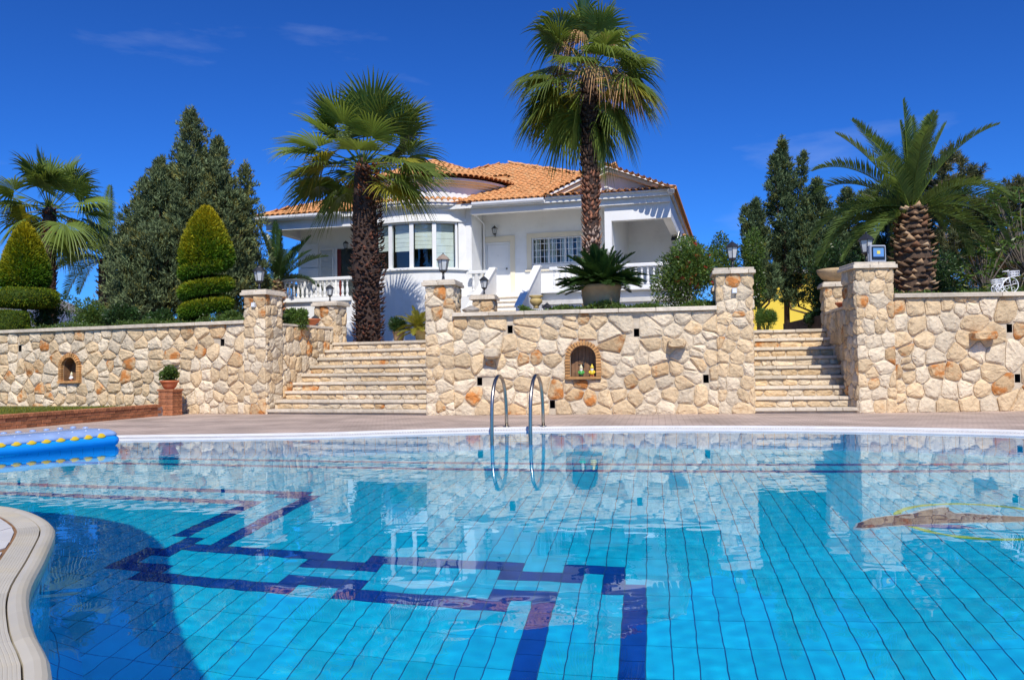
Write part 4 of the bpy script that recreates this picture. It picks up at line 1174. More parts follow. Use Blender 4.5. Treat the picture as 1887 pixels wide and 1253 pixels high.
# ---- steps up to the porch with sloping parapets
nst = 11; rs_ = (ZF - tz) / nst
st = MB().box(1.42, 2.70, VE + 0.10 - 0.001, VE + 0.14, ZF - rs_, ZF - 0.061).build('porch_steps', M['white'], house)
for k in range(nst - 1):
    z1 = ZF - rs_ * (k + 1)
    MB().box(1.42, 2.70, VE + 0.099 - 0.28 * (k + 1), VE + 0.10 - 0.28 * k - 0.001, zb, z1 - 0.04).build('riser', M['white'], st)
    MB().bbox(1.41, 2.71, VE + 0.07 - 0.28 * (k + 1), VE + 0.10 - 0.28 * k - 0.002, z1 - 0.039, z1, 0.008).build('tread', M['cap'], st)
for (u0, u1) in ((1.24, 1.40), (2.72, 2.88)):
    P = [(VE + 0.15, BZ1 + 0.10), (VE - 0.02, BZ1 + 0.10), (VE - 0.25 - 0.28 * 8, ZF + 0.62 - rs_ * 8), (VE - 0.25 - 0.28 * 8, zb), (VE + 0.15, zb)]
    MB().prism(P, u0, u1, axis='x').build('stair_parapet', M['white'], house)
    P2 = [(VE + 0.16, BZ1 + 0.16), (VE - 0.04, BZ1 + 0.16), (VE - 0.30 - 0.28 * 8, ZF + 0.68 - rs_ * 8), (VE - 0.30 - 0.28 * 8, ZF + 0.62 - rs_ * 8), (VE - 0.03, BZ1 + 0.101), (VE + 0.16, BZ1 + 0.101)]
    MB().prism(P2, u0 - 0.03, u1 + 0.03, axis='x').build('parapet_coping', M['white'], house)
# ---- fittings on the walls
ab = fempty('alarm_box', FH, 'small white alarm box with red mark on the wall beside the bay', 'alarm box', u=0.24 + 0.1, v=-1.251, z=5.35)
u_, z_ = hx(878, 425, -0.0)
ab.location = FH.W(min(u_, 0.34) if False else u_, 0.0, z_)
MB().bbox(-0.09, 0.09, -0.07, -0.002, -0.12, 0.16, 0.012).build('casing', M['white_gloss'], ab)
M['red'] = plain('red_mark', (0.6, 0.03, 0.06), 0.5)
MB().lathe([(0.0, -0.001), (0.05, 0), (0.05, 0.005), (0, 0.006)], 14).build('mark', M['red'], ab, rot=(R(90), 0, 0), loc=(0, -0.071, -0.03))
dl = fempty('ceiling_lamp', FH, 'round flat lamp under the right porch ceiling', 'lamp', u=6.1, v=0.3, z=6.268)
MB().lathe([(0.13, 0.0), (0.13, -0.03), (0.10, -0.07), (0.0, -0.085)], 16).build('bowl', M['black_iron'], dl, smooth=True)
# ------------------------------------------------------------------ near left pool surround
idx_c = [i for i in range(NP_) if -6.5 < POOL[i].x < -0.7 and 0.9 < POOL[i].y < 6.4]
M['curb'] = plain('curb_tile', (0.54, 0.49, 0.38), 0.6, var=0.08, scale=4, objvar=0.10, dirt=(0.62, 0.50, 0.27), dirt_amt=0.6, dscale=2.2)
M['nose'] = plain('curb_nosing', (0.56, 0.50, 0.37), 0.45, var=0.08, scale=4, objvar=0.08, dirt=(0.60, 0.48, 0.25), dirt_amt=0.5, dscale=2.0)
M['joint'] = plain('joint_brown', (0.25, 0.13, 0.05), 0.9, var=0.3, scale=12)
M['deckwhite'] = plain('white_deck_tile', (0.66, 0.63, 0.57), 0.55, var=0.05, scale=4, objvar=0.05, dirt=(0.5, 0.45, 0.36), dirt_amt=0.3, dscale=3)
sur = empty('pool_surround', (0, 0, 0)); put(sur, kind='structure')
path = [POOL[i] for i in sorted(idx_c)]; pn = [NOR[i] for i in sorted(idx_c)]
mb = MB()
def pstrip(prof, i0, i1):
    V = []; F = []; m_ = len(prof)
    for i in range(i0, i1 + 1):
        for (d, z) in prof: V.append((path[i].x + pn[i].x * d, path[i].y + pn[i].y * d, z))
    n = i1 - i0 + 1
    for i in range(n - 1):
        for k in range(m_ - 1): F.append((i * m_ + k, i * m_ + k + 1, (i + 1) * m_ + k + 1, (i + 1) * m_ + k))
    F += [tuple(range(m_ - 1, -1, -1)), tuple(range((n - 1) * m_, n * m_))]
    return MB().add(V, F)
s = 0.0; i0 = 0
for i in range(1, len(path)):
    s += (path[i] - path[i - 1]).length
    if s > 0.245 or i == len(path) - 1:
        # nosing piece with a rounded lip, then a grooved tile behind
        e = i
        def shrink(prof): return prof
        pstrip([(-0.02, -0.01), (-0.025, 0.03), (-0.022, 0.05), (-0.012, 0.063), (0.002, 0.069), (0.02, 0.069), (0.035, 0.064), (0.045, 0.0605), (0.05, 0.03)], i0, e).build('nosing_tile', M['nose'], sur)
        pr = [(0.052, 0.03), (0.052, 0.064)]
        for g_ in range(8):
            d0 = 0.058 + g_ * 0.0115
            pr += [(d0, 0.064), (d0 + 0.002, 0.0627), (d0 + 0.004, 0.064)]
        pr += [(0.155, 0.064), (0.155, 0.03)]
        pstrip(pr, i0, e).build('grooved_tile', M['curb'], sur)
        i0 = i; s = 0.0
pstrip([(0.1555, 0.03), (0.1555, 0.0605), (0.168, 0.0605), (0.168, 0.03)], 0, len(path) - 1).build('joint', M['joint'], sur, fix=True)
inner = [path[i] + pn[i] * 0.169 for i in range(len(path))]
reg = [(q.x, q.y) for q in inner] + [(-4, -3), (-9, -3), (-9, 6.7)]
if abs(area(reg)) < 1: print('bad region')
mb = MB(); holed(mb, reg, [], 0.056); mb.build('tile_bed', M['joint'], sur, fix=False)
rx = np.array([q[0] for q in reg]); ry = np.array([q[1] for q in reg])
for a in range(-40, 20):
    for b in range(-20, 40):
        u0, v0 = a * 0.335, b * 0.25
        Fw = Frame(-2.5, 3.5, 4)
        q = [Fw.W(u0 + x, v0 + y) for x, y in ((0.004, 0.004), (0.331, 0.004), (0.331, 0.246), (0.004, 0.246))]
        cpt = [(p_.x, p_.y) for p_ in q]
        if not (-4.4 < cpt[0][0] < -0.5 and 1.2 < cpt[0][1] < 6.3): continue
        # clip the tile by the curved edge (locally straight)
        cx, cy = sum(c[0] for c in cpt) / 4, sum(c[1] for c in cpt) / 4
        k = min(range(len(inner)), key=lambda i: (inner[i].x - cx) ** 2 + (inner[i].y - cy) ** 2)
        nn = pn[k]; P = clip(cpt, -nn.x, -nn.y, -(nn.x * inner[k].x + nn.y * inner[k].y) - 0.003)
        if len(P) < 3 or abs(area(P)) < 0.004: continue
        MB().prism(P, 0.050, 0.0625).build('deck_tile', M['deckwhite'], sur)
# ------------------------------------------------------------------ lanterns
def lantern(name, loc, H, label, cat='lantern', group='garden lanterns', top=None, rz=0.3, post=True):
    t = empty(name, loc, rz, label, cat, group)
    k = H / 0.54; z0 = 0.0 if post else -0.16 * k
    if post: MB().lathe([(0.055 * k, 0), (0.055 * k, 0.015 * k), (0.035 * k, 0.04 * k), (0.022 * k, 0.06 * k), (0.03 * k, 0.075 * k), (0.02 * k, 0.10 * k), (0.024 * k, 0.16 * k)], 10).build('base', M['black_iron'], t, smooth=True)
    MB().lathe([(0.02 * k, z0 + 0.16 * k), (0.05 * k, z0 + 0.175 * k), (0.075 * k, z0 + 0.20 * k), (0.075 * k, z0 + 0.215 * k)], 6).build('cup', M['black_iron'], t)
    MB().lathe([(0.068 * k, z0 + 0.216 * k), (0.105 * k, z0 + 0.40 * k)], 6).build('glass', M['glass_lamp'], t)
    for i in range(6):
        q = 2 * math.pi * i / 6
        MB().tube([(0.071 * k * math.cos(q), 0.071 * k * math.sin(q), z0 + 0.21 * k), (0.108 * k * math.cos(q), 0.108 * k * math.sin(q), z0 + 0.402 * k)], 0.006 * k, 5).build('bar', M['black_iron'], t)
    MB().lathe([(0.125 * k, z0 + 0.40 * k), (0.14 * k, z0 + 0.405 * k), (0.12 * k, z0 + 0.425 * k), (0.085 * k, z0 + 0.465 * k), (0.06 * k, z0 + 0.485 * k), (0.045 * k, z0 + 0.488 * k), (0.04 * k, z0 + 0.505 * k), (0.01 * k, z0 + 0.512 * k)], 6).build('roof', top or M['black_iron'], t)
    MB().lathe([(0.008 * k, z0 + 0.51 * k), (0.016 * k, z0 + 0.525 * k), (0.0, z0 + 0.545 * k)], 6).build('finial', M['black_iron'], t)
    return t
M['faded'] = plain('faded_lid', (0.30, 0.22, 0.16), 0.7, var=0.2, scale=12)
def lamp_on(fr, px_, py0, py1, v, z, label, **k):
    u, _ = fr.on(px_, py0, v); zt = fr.on(px_, py1, v)[1]
    return lantern('lantern', fr.W(u, v, z), zt - z, label, **k)
lamp_on(FL, 478, 533, 488, 0.27, PZ['L'], 'black lantern on the leftmost stone pillar, before the dark cypresses')
lamp_on(FC, 817, 514, 466, 0.29, PZ['C0'], 'lantern with faded brown top on the pillar right of the wide stairs', top=M['faded'])
lamp_on(FC, 1350, 492, 443, 0.28, PZ['C1'], 'lantern on the pillar in front of the red-flowered bush')
lamp_on(FRt, 1597, 482, 428, 0.42, PZ['R'], 'lantern half hidden behind the floodlight on the tall pillar')
u, zt = RP1; lantern('lantern', FS.W(u, 2.75, zt), 0.44, 'black lantern in front of the left white balustrade, at the stair head')
u, zt = RP2; lantern('lantern', FC.W(u, 2.6, zt), 0.45, 'black lantern on the low pillar in front of the villa steps')
lantern('lantern', FL.W(-0.05, 1.9, 1.83), 0.42, 'small black garden lantern among shrubs behind the leftmost pillar')
lantern('lantern', FC.W(2.05, 2.3, 1.9), 0.46, 'black garden lantern standing in the hedge beside the small yellow urn')
def wall_lamp(x, y, v, label, h=0.46):
    u, z = hx(x, y, v)
    t = lantern('wall_lantern', FH.W(u, v - 0.12, z - h * 0.25), h, label, 'wall lamp', 'lanterns on the villa walls', post=False, rz=-FH.a)
    MB().tube([(0, 0.0, 0.03), (0, 0.06, -0.05), (0, 0.118, 0.02)], 0.012, 6).build('bracket', M['black_iron'], t, smooth=True)
wall_lamp(913, 428, -0.0, 'black wall lantern above the white front door')
wall_lamp(640, 455, -0.3, 'black wall lantern under the left porch beside the shaggy palm trunk')
wall_lamp(1133, 440, 0.6, 'black wall lantern inside the shaded right porch')
# ------------------------------------------------------------------ floodlights
M['alu'] = plain('grey_casting', (0.42, 0.44, 0.47), 0.45, metal=0.3, var=0.06)
M['black_pl'] = plain('black_face', (0.012, 0.013, 0.016), 0.25)
M['reflector'] = plain('silver_reflector', (0.62, 0.64, 0.66), 0.22, metal=0.9, var=0.05)
M['led'] = plain('yellow_led', (0.75, 0.62, 0.10), 0.4)
def flood(loc, rz, tilt, s, label, dark=False):
    t = empty('floodlight', loc, rz, label, 'floodlight', 'floodlights')
    t.rotation_euler = (tilt, 0, rz); c = M['black_pl'] if dark else M['alu']
    MB().bbox(-0.155 * s, 0.155 * s, 0.0, 0.10 * s, 0.0, 0.31 * s, 0.015).build('housing', c, t)
    for k in range(5): MB().box(-0.13 * s + k * 0.06 * s, -0.12 * s + k * 0.06 * s, 0.10 * s, 0.15 * s, 0.03 * s, 0.27 * s).build('fin', c, t)
    MB().bbox(-0.125 * s, 0.125 * s, -0.012, -0.001, 0.035 * s, 0.28 * s, 0.006).build('bezel', M['black_pl'], t)
    # pyramid reflector sunk behind the glass
    a = 0.10 * s; b = 0.03 * s; zc = 0.17 * s
    mb = MB(); mb.add([(-a, -0.014, zc - a * 0.8), (a, -0.014, zc - a * 0.8), (a, -0.014, zc + a * 0.8), (-a, -0.014, zc + a * 0.8), (-b, -0.0125, zc - b), (b, -0.0125, zc - b), (b, -0.0125, zc + b), (-b, -0.0125, zc + b)],
                      [(0, 1, 5, 4), (1, 2, 6, 5), (2, 3, 7, 6), (3, 0, 4, 7)])
    mb.build('reflector', M['reflector'], t, fix=False)
    MB().box(-b, b, -0.018, -0.0126, zc - b, zc + b).build('led_chip', M['led'], t)
    MB().tube([(-0.165 * s, 0.05 * s, 0.15 * s), (-0.165 * s, 0.05 * s, -0.02), (0.165 * s, 0.05 * s, -0.02), (0.165 * s, 0.05 * s, 0.15 * s)], 0.010 * s, 5).build('bracket', c, t)
u, _ = FRt.on(1619, 478, 0.05)
flood(FRt.W(u, 0.06, PZ['R'] + 0.022), R(4), 0.0, 0.97, 'grey floodlight with yellow chip standing on the tall right pillar')
u, z = hx(1242, 440, 2.0)
flood(FH.W(u, 2.0, z), -FH.a + R(-35), R(-25), 0.95, 'black floodlight fixed at the right end of the villa porch', True)
# ------------------------------------------------------------------ small boxes on pillars
M['sock'] = plain('grey_plastic', (0.55, 0.55, 0.54), 0.5)
def sock(fr, x, y, label):
    u, z = fr.on(x, y, -0.06)
    t = fempty('socket_box', fr, label, 'socket', 'sockets on pillars', u, -0.055, z)
    MB().bbox(-0.045, 0.045, -0.05, 0.04, -0.05, 0.05, 0.008).build('casing', M['sock'], t); MB().bbox(-0.035, 0.035, -0.058, -0.051, -0.04, 0.03, 0.004).build('lid', M['white_gloss'], t)
sock(FL, 468, 562, 'small grey socket box on the leftmost stone pillar'); sock(FC, 1353, 536, 'small grey socket box on the pillar by the red-flowered bush')
# ------------------------------------------------------------------ pool ladder
lad = empty('pool_ladder', (0.08, 12.1, 0.0), 0, 'pair of bent steel pool ladder handrails at the far pool edge', 'pool ladder')
for (xf, xr) in ((904, 933), (975, 1000)):
    Xf = (xf - 943.5) * 11.72 / FPX - 0.08; Xr = (xr - 943.5) * 12.55 / FPX - 0.08
    top = aty(925, 693, 12.3).z
    pts = [(-0.36, -1.5), (-0.36, -0.2), (-0.355, 0.15), (-0.34, 0.36), (-0.31, 0.50), (-0.25, 0.63), (-0.16, 0.73), (-0.05, 0.785), (0.07, 0.79), (0.18, 0.755), (0.27, 0.68), (0.33, 0.57), (0.37, 0.43), (0.39, 0.28), (0.40, 0.05)]
    pts = [(a_, b_ * top / 0.79 if b_ > 0.1 else b_) for a_, b_ in pts]
    pts = [p_ for p_ in pts]
    P3 = [(Xf + (Xr - Xf) * (y + 0.36) / 0.80, y, z) for y, z in pts]
    MB().tube(P3, 0.026, 12).build('handrail', M['steel'], lad, smooth=True)
    MB().lathe([(0.055, 0), (0.055, 0.012), (0.03, 0.02)], 14, (P3[-1][0], P3[-1][1], 0.05)).build('flange', M['steel'], lad, smooth=True)
for z in (-0.45, -0.75, -1.05): MB().bbox(-0.36, 0.18, -0.41, -0.32, z, z + 0.03, 0.006).build('rung', M['steel'], lad)
# ------------------------------------------------------------------ inflatable mattress
M['fblue'] = plain('blue_vinyl', (0.012, 0.30, 0.80), 0.22, var=0.06, scale=3)
M['fclear'] = plain('pale_vinyl', (0.30, 0.42, 0.66), 0.15, var=0.15, scale=8, spec=0.7)
M['fyel'] = plain('yellow_vinyl', (0.80, 0.52, 0.03), 0.25, var=0.1)
FF = Frame(-6.25, 8.85, -57.5)
fl = fempty('inflatable_mattress', FF, 'blue inflatable pool mattress with clear top and yellow spots floating at left', 'pool float', z=0.0)
LF, WF = 2.32, 0.80
ou = []
def rr(L0, L1, W0, W1, r_, n=6):
    P = []
    for (cx, cy, a0) in ((L1 - r_, W1 - r_, 0), (L0 + r_, W1 - r_, 90), (L0 + r_, W0 + r_, 180), (L1 - r_, W0 + r_, 270)):
        for k in range(n + 1):
            q = R(a0 + 90 * k / n); P.append((cx + r_ * math.cos(q), cy + r_ * math.sin(q)))
    return P
def loft(levels, name, mat, parent, smooth=True, rnd_=0.10):
    V = []; F = []; n = None
    for (ins, z) in levels:
        P = rr(0 + ins, LF - ins, 0 + ins, WF - ins, max(0.03, rnd_ - ins * 0.5)); n = len(P)
        for (a, b) in P:
            V.append((a, b, z + 0.028 * (a / LF) ** 3))
    for i in range(len(levels) - 1):
        for k in range(n): F.append((i * n + k, i * n + (k + 1) % n, i * n + n + (k + 1) % n, i * n + n + k))
    F += [tuple(range(n - 1, -1, -1)), tuple(range(len(V) - n, len(V)))]
    return MB().add(V, F).build(name, mat, parent, smooth=smooth)
loft([(0.10, -0.045), (0.045, -0.035), (0.012, 0.0), (0.0, 0.04), (0.006, 0.075), (0.03, 0.102), (0.06, 0.108)], 'tube_body', M['fblue'], fl)
loft([(0.03, 0.102), (0.02, 0.118), (0.04, 0.15), (0.10, 0.185), (0.22, 0.205), (0.3, 0.208)], 'clear_top', M['fclear'], fl)
med = MB().lathe([(0.062, -0.03), (0.062, 0.01), (0.05, 0.03), (0.025, 0.042), (0.0, 0.045)], 12).fixed('spot', M['fyel'], True)
med2 = MB().lathe([(0.040, 0), (0.034, 0.012), (0.0, 0.02)], 10).fixed('bubble', M['fclear'], True)
me3 = MB().lathe([(0.012, 0), (0.01, 0.01), (0.0, 0.013)], 8).fixed('valve', M['white_gloss'], True)
for k in range(12):
    x = 0.16 + k * 0.172
    link('spot', med, fl, (x, 0.043, 0.124 + 0.028 * (x / LF) ** 3), (R(48), 0, 0), (1.1, 0.75, 0.5))
    for j in range(1, 5): link('bubble', med2, fl, (x + 0.08 * (j % 2), 0.08 + j * 0.145, 0.175 + 0.008 * j + 0.028 * (x / LF) ** 3))
    link('valve', me3, fl, (x + 0.03, 0.13, 0.188 + 0.028 * (x / LF) ** 3))
pw = MB()
V = []; F = []
for i in range(9):
    q = math.pi * i / 8
    for k in range(7):
        V.append((0.36 - 0.30 + 0.30 * (1 - math.cos(q)) * 0.62, WF * (0.06 + 0.88 * k / 6), 0.20 + 0.085 * math.sin(q) * (1 - ((k - 3) / 3.6) ** 4)))
for i in range(8):
    for k in range(6): F.append((i * 7 + k, i * 7 + k + 1, (i + 1) * 7 + k + 1, (i + 1) * 7 + k))
pw.add(V, F); pw.build('pillow', M['fclear'], fl, smooth=True, fix=False)
# ------------------------------------------------------------------ brick pedestal with flower pot
P0 = aty(314, 764, 17.75); ped = empty('brick_pedestal', (P0.x, P0.y, 0), R(-14), 'small red brick pedestal against the left wall', 'pedestal')
MB().box(-0.15, 0.15, -0.15, 0.15, GZ, 0.56).build('mortar_body', M['mortar'], ped)
mep = MB().bbox(-0.082, 0.082, -0.17, 0.17, -0.026, 0.026, 0.005).fixed('brick', M['brick'])
for k in range(9):
    for s in (-1, 1): link('brick', mep, ped, (s * 0.085 if k % 2 == 0 else 0, 0 if k % 2 == 0 else s * 0.085, 0.08 + k * 0.058), (0, 0, 0 if k % 2 == 0 else R(90)))
MB().bbox(-0.19, 0.19, -0.19, 0.19, 0.56, 0.60, 0.006).build('top_slab', M['brick'], ped)
def pot(name, loc, prof, label, mat, cat='pot', group=None, rim=None, n=20, soil=None, scale=1.0):
    t = empty(name, loc, 0, label, cat, group)
    MB().lathe([(r_ * scale, z * scale) for r_, z in prof], n).build('body', mat, t, smooth=True)
    if rim: MB().lathe([(r_ * scale, z * scale) for r_, z in rim], n).build('rim', mat, t, smooth=True)
    if soil: MB().lathe([(0.0, soil[1] * scale), (soil[0] * scale, soil[1] * scale + 0.001)], n, caps=False).build('soil', M['soil'], t)
    return t
bowl = [(0.10, 0), (0.14, 0.03), (0.17, 0.09), (0.20, 0.16), (0.225, 0.17), (0.225, 0.21), (0.19, 0.21), (0.18, 0.18)]
pot('flower_pot', (P0.x - 0.02, P0.y, 0.60), bowl, 'terracotta flower pot with a leafy plant on the brick pedestal', M['terra'], soil=(0.185, 0.19), scale=0.86)
u, z = FS.on(562, 596, 1.75); pot('terracotta_bowl', FS.W(-0.2, 1.85, 1.982), [(0.16, 0), (0.2, 0.03), (0.28, 0.14), (0.31, 0.15), (0.31, 0.19), (0.27, 0.19), (0.25, 0.14)], 'wide orange terracotta bowl on the side wall left of the wide stairs', M['terra'], 'bowl', soil=(0.26, 0.15), scale=0.85)
pot('terracotta_bowl', FT.W(2.0, 1.75, 2.022), [(0.12, 0), (0.16, 0.02), (0.22, 0.09), (0.24, 0.10), (0.24, 0.13), (0.21, 0.13), (0.2, 0.1)], 'small orange terracotta bowl on the side wall right of the narrow stairs', M['terra'], 'bowl', soil=(0.2, 0.1), scale=0.9)
M['sandstone'] = plain('sandstone', (0.55, 0.38, 0.20), 0.9, var=0.25, scale=6, bump=0.01, dirt=(0.35, 0.26, 0.16), dirt_amt=0.7, dscale=3)
sb = [(0.14, 0), (0.20, 0.02), (0.30, 0.10), (0.37, 0.2), (0.39, 0.24), (0.40, 0.30), (0.35, 0.31), (0.32, 0.25)]
u, zt = RP3; pot('stone_bowl', FT.W(u + 0.05, 2.95, zt), sb, 'broad sandstone bowl planter on the pillar behind the floodlight', M['sandstone'], 'bowl', soil=(0.33, 0.26), scale=0.92)
u, z = FC.on(1330, 527, 1.0)
pillar(FC, u - 0.12, 1.0, 0.34, 0.34, 1.9, z - 0.0, 91, 'short stone post half hidden behind the pillar by the red-flowered bush', left=True)
pot('stone_bowl', FC.W(u + 0.05, 1.17, z), sb, 'sandstone bowl planter half hidden behind the pillar by the red-flowered bush', M['sandstone'], 'bowl', soil=(0.33, 0.26), scale=0.55)
M['tanpot'] = plain('tan_pot', (0.44, 0.28, 0.15), 0.8, var=0.15, scale=5, bump=0.004, dirt=(0.55, 0.40, 0.22), dirt_amt=0.8, dscale=3)
u, _ = FC.on(1108, 560, 0.85); POT = FC.W(u, 0.85, 1.93)
zt = FC.on(1108, 523, 0.5)[1]
pot('large_pot', POT, [(0.27, 0), (0.29, 0.1), (0.32, 0.30), (0.335, 0.45), (0.35, 0.46), (0.35, 0.52), (0.31, 0.52), (0.30, 0.46)], 'big tan clay pot holding the dark cycad above the planter wall', M['tanpot'], soil=(0.31, 0.48), scale=(zt - 1.93) / 0.52)
u, _ = FC.on(988, 560, 1.6); M['yelpot'] = plain('yellow_urn', (0.58, 0.42, 0.16), 0.7, var=0.15, scale=8)
z_ = FC.on(988, 545, 1.6)[1]
pot('urn', FC.W(u, 1.6, z_ - 0.26), [(0.07, 0), (0.05, 0.03), (0.08, 0.06), (0.13, 0.12), (0.13, 0.18), (0.10, 0.21), (0.15, 0.24), (0.15, 0.26), (0.11, 0.26)], 'small yellow clay urn at the foot of the villa steps', M['yelpot'], soil=(0.1, 0.23))
for (x, y0, v, r_, lb) in ((735, 622, 3.4, 0.13, 'small dark pot with a round leafy plant beside the shaggy palm trunk'), (775, 626, 3.2, 0.15, 'yellowish pot with a spiky cycad beside the pillar at the stair head')):
    u, _ = FS.on(x, y0, v)
    pot('plant_pot', FS.W(u, v, tz), [(0.10, 0), (0.12, 0.1), (0.14, 0.24), (0.155, 0.25), (0.155, 0.28), (0.13, 0.28)], lb, M['yelpot'] if x > 750 else M['tanpot'], soil=(0.13, 0.25))
# loose stone on the planter wall
corb = fempty('loose_rock', FC, 'grey rough rock lying on the planter wall beside the pillar', 'rock', u=0.82, v=0.25, z=CAPC)
rg = random.Random(2); V = []
for i in range(5):
    for k in range(9):
        q = 2 * math.pi * k / 9; f_ = math.sin(math.pi * (i + 0.4) / 4.6)
        V.append((0.19 * f_ * math.cos(q) * rg.uniform(0.8, 1.15), 0.12 * f_ * math.sin(q) * rg.uniform(0.8, 1.15), 0.15 * i / 4 * rg.uniform(0.9, 1.05)))
mb = MB(); mb.add(V, [(i * 9 + k, i * 9 + (k + 1) % 9, i * 9 + 9 + (k + 1) % 9, i * 9 + 9 + k) for i in range(4) for k in range(9)] + [tuple(range(36, 45))])
M['greyrock'] = stone_mat('grey_rock', (0.36, 0.32, 0.27), (0.28, 0.25, 0.22), 0.55, 0.2)
mb.build('rock', M['greyrock'], corb)
# ------------------------------------------------------------------ gnomes
M['skin'] = plain('gnome_skin', (0.70, 0.42, 0.28), 0.5); M['ggreen'] = plain('gnome_green', (0.08, 0.35, 0.06), 0.4); M['gyel'] = plain('gnome_yellow', (0.80, 0.58, 0.04), 0.4); M['gwhite'] = plain('gnome_white', (0.75, 0.73, 0.66), 0.5); M['gcream'] = plain('gnome_cream', (0.72, 0.66, 0.40), 0.45)
def gnome(fr, u, z, coat, hat, label, v=0.03, s=1.0):
    t = fempty('garden_gnome', fr, label, 'figurine', 'garden gnomes in the niches', u, v, z); t.scale = (s, s, s)
    for a in (-0.028, 0.028): MB().lathe([(0.024, 0), (0.03, 0.012), (0.022, 0.03), (0.024, 0.06)], 8, (a, -0.008, 0)).build('boot', M['black_iron'] if coat is M['ggreen'] else M['terra'], t, smooth=True)
    MB().lathe([(0.045, 0.045), (0.066, 0.065), (0.068, 0.10), (0.052, 0.145), (0.03, 0.165)], 12).build('coat', coat, t, smooth=True)
    for a in (-1, 1): MB().tube([(a * 0.045, 0, 0.145), (a * 0.078, -0.02, 0.105), (a * 0.05, -0.055, 0.085)], [0.018, 0.017, 0.013], 8).build('arm', coat, t, smooth=True)
    MB().lathe([(0.02, 0.155), (0.042, 0.175), (0.046, 0.20), (0.035, 0.225), (0.0, 0.235)], 12).build('head', M['skin'], t, smooth=True)
    MB().lathe([(0.0, 0.105), (0.022, 0.12), (0.04, 0.16), (0.044, 0.19), (0.03, 0.195)], 10, (0, -0.016, 0)).build('beard', M['gwhite'], t, smooth=True)
    MB().lathe([(0.006, -0.006), (0.012, 0), (0.006, 0.01)], 8, (0, -0.052, 0.20)).build('nose', M['skin'], t, smooth=True)
    MB().lathe([(0.050, 0.212), (0.048, 0.225), (0.036, 0.255), (0.02, 0.29), (0.006, 0.315), (0.0, 0.318)], 12).build('hat', hat, t, smooth=True)
u, z = FC.on(1071, 692); gnome(FC, u, NC[1], M['ggreen'], M['gcream'], 'gnome figurine in green coat on the left in the middle wall niche', s=0.72)
u, z = FC.on(1091, 692); gnome(FC, u, NC[1], M['gyel'], M['gyel'], 'yellow gnome figurine on the right in the middle wall niche', s=0.74)
u, z = FL.on(130, 700); gnome(FL, u, NL[1], M['gwhite'], M['gcream'], 'pale gnome figurine in the niche of the left wall', s=0.68)
u, z = FL.on(146, 700); gnome(FL, u - 0.03, NL[1], M['gyel'], M['gyel'], 'yellow gnome figurine at the right side of the left wall niche', s=0.62)
# ------------------------------------------------------------------ white wire bicycle planter
u0, _ = FRt.on(1864, 540, 0.12); by = fempty('bicycle_planter', FRt, 'small white wire bicycle planter with two baskets on the right wall', 'planter', u=u0, v=0.14, z=CAPR)
wm_ = M['white_gloss']
def hoop(c, r_, tube_=0.006, n=24): return [(c[0] + r_ * math.cos(2 * math.pi * k / n), c[1], c[2] + r_ * math.sin(2 * math.pi * k / n)) for k in range(n + 1)]
def wheel(c, r_, sp):
    o = MB().tube(hoop(c, r_), 0.007, 6, False).build('wheel', wm_, by, smooth=True)
    for k in range(sp):
        q = math.pi * k / sp + 0.2
        MB().tube([(c[0] - r_ * math.cos(q), c[1], c[2] - r_ * math.sin(q)), (c[0] + r_ * math.cos(q), c[1], c[2] + r_ * math.sin(q))], 0.004, 5).build('spoke', wm_, o)
    for k in range(4):
        q = math.pi / 2 * k + 0.6; cc = (c[0] + r_ * 0.6 * math.cos(q), c[1], c[2] + r_ * 0.6 * math.sin(q))
        MB().tube(hoop(cc, r_ * 0.22, n=10), 0.003, 4, False).build('scroll', wm_, o)
def basket(c, w_, d_, h_, nm='basket'):
    o = None
    for k, z in enumerate((0, h_ * 0.5, h_)):
        e = 1.0 + 0.12 * z / h_
        P = [(c[0] - w_ * e, c[1] - d_ * e, c[2] + z), (c[0] + w_ * e, c[1] - d_ * e, c[2] + z), (c[0] + w_ * e, c[1] + d_ * e, c[2] + z), (c[0] - w_ * e, c[1] + d_ * e, c[2] + z), (c[0] - w_ * e, c[1] - d_ * e, c[2] + z)]
        q = MB().tube(P, 0.005, 5).build('basket' if o is None else 'wire', wm_, by if o is None else o); o = o or q
    for k in range(6):
        x = -w_ + 2 * w_ * k / 5
        for s in (-1, 1): MB().tube([(c[0] + x, c[1] + s * d_, c[2]), (c[0] + x * 1.12, c[1] + s * d_ * 1.12, c[2] + h_)], 0.004, 4).build('wire', wm_, o)
wheel((0, 0, 0.145), 0.138, 2)
for s in (-1, 1): wheel((-0.235, s * 0.07, 0.08), 0.073, 3)
basket((0.06, 0, 0.30), 0.065, 0.05, 0.09); basket((-0.245, 0, 0.17), 0.06, 0.06, 0.075)
fr0 = MB().tube([(0, 0, 0.145), (-0.015, 0, 0.36), (-0.05, 0, 0.40), (-0.10, 0, 0.385)], 0.008, 6).build('fork', wm_, by, smooth=True)
MB().tube([(-0.01, 0, 0.27), (-0.06, 0, 0.255), (-0.12, 0, 0.20), (-0.17, 0, 0.10), (-0.235, 0, 0.08)], 0.010, 6).build('frame', wm_, by, smooth=True)
MB().tube([(-0.03, 0.0, 0.375), (-0.06, -0.06, 0.40), (-0.10, -0.07, 0.39)], 0.007, 6).build('handlebar', wm_, by, smooth=True); MB().tube([(-0.03, 0.0, 0.375), (-0.06, 0.06, 0.40), (-0.10, 0.07, 0.39)], 0.007, 6).build('handlebar', wm_, by, smooth=True)
MB().bbox(-0.17, -0.09, -0.025, 0.025, 0.255, 0.27, 0.004).build('saddle', wm_, by); MB().tube([(-0.13, 0, 0.19), (-0.13, 0, 0.256)], 0.006, 5).build('seat_post', wm_, by)
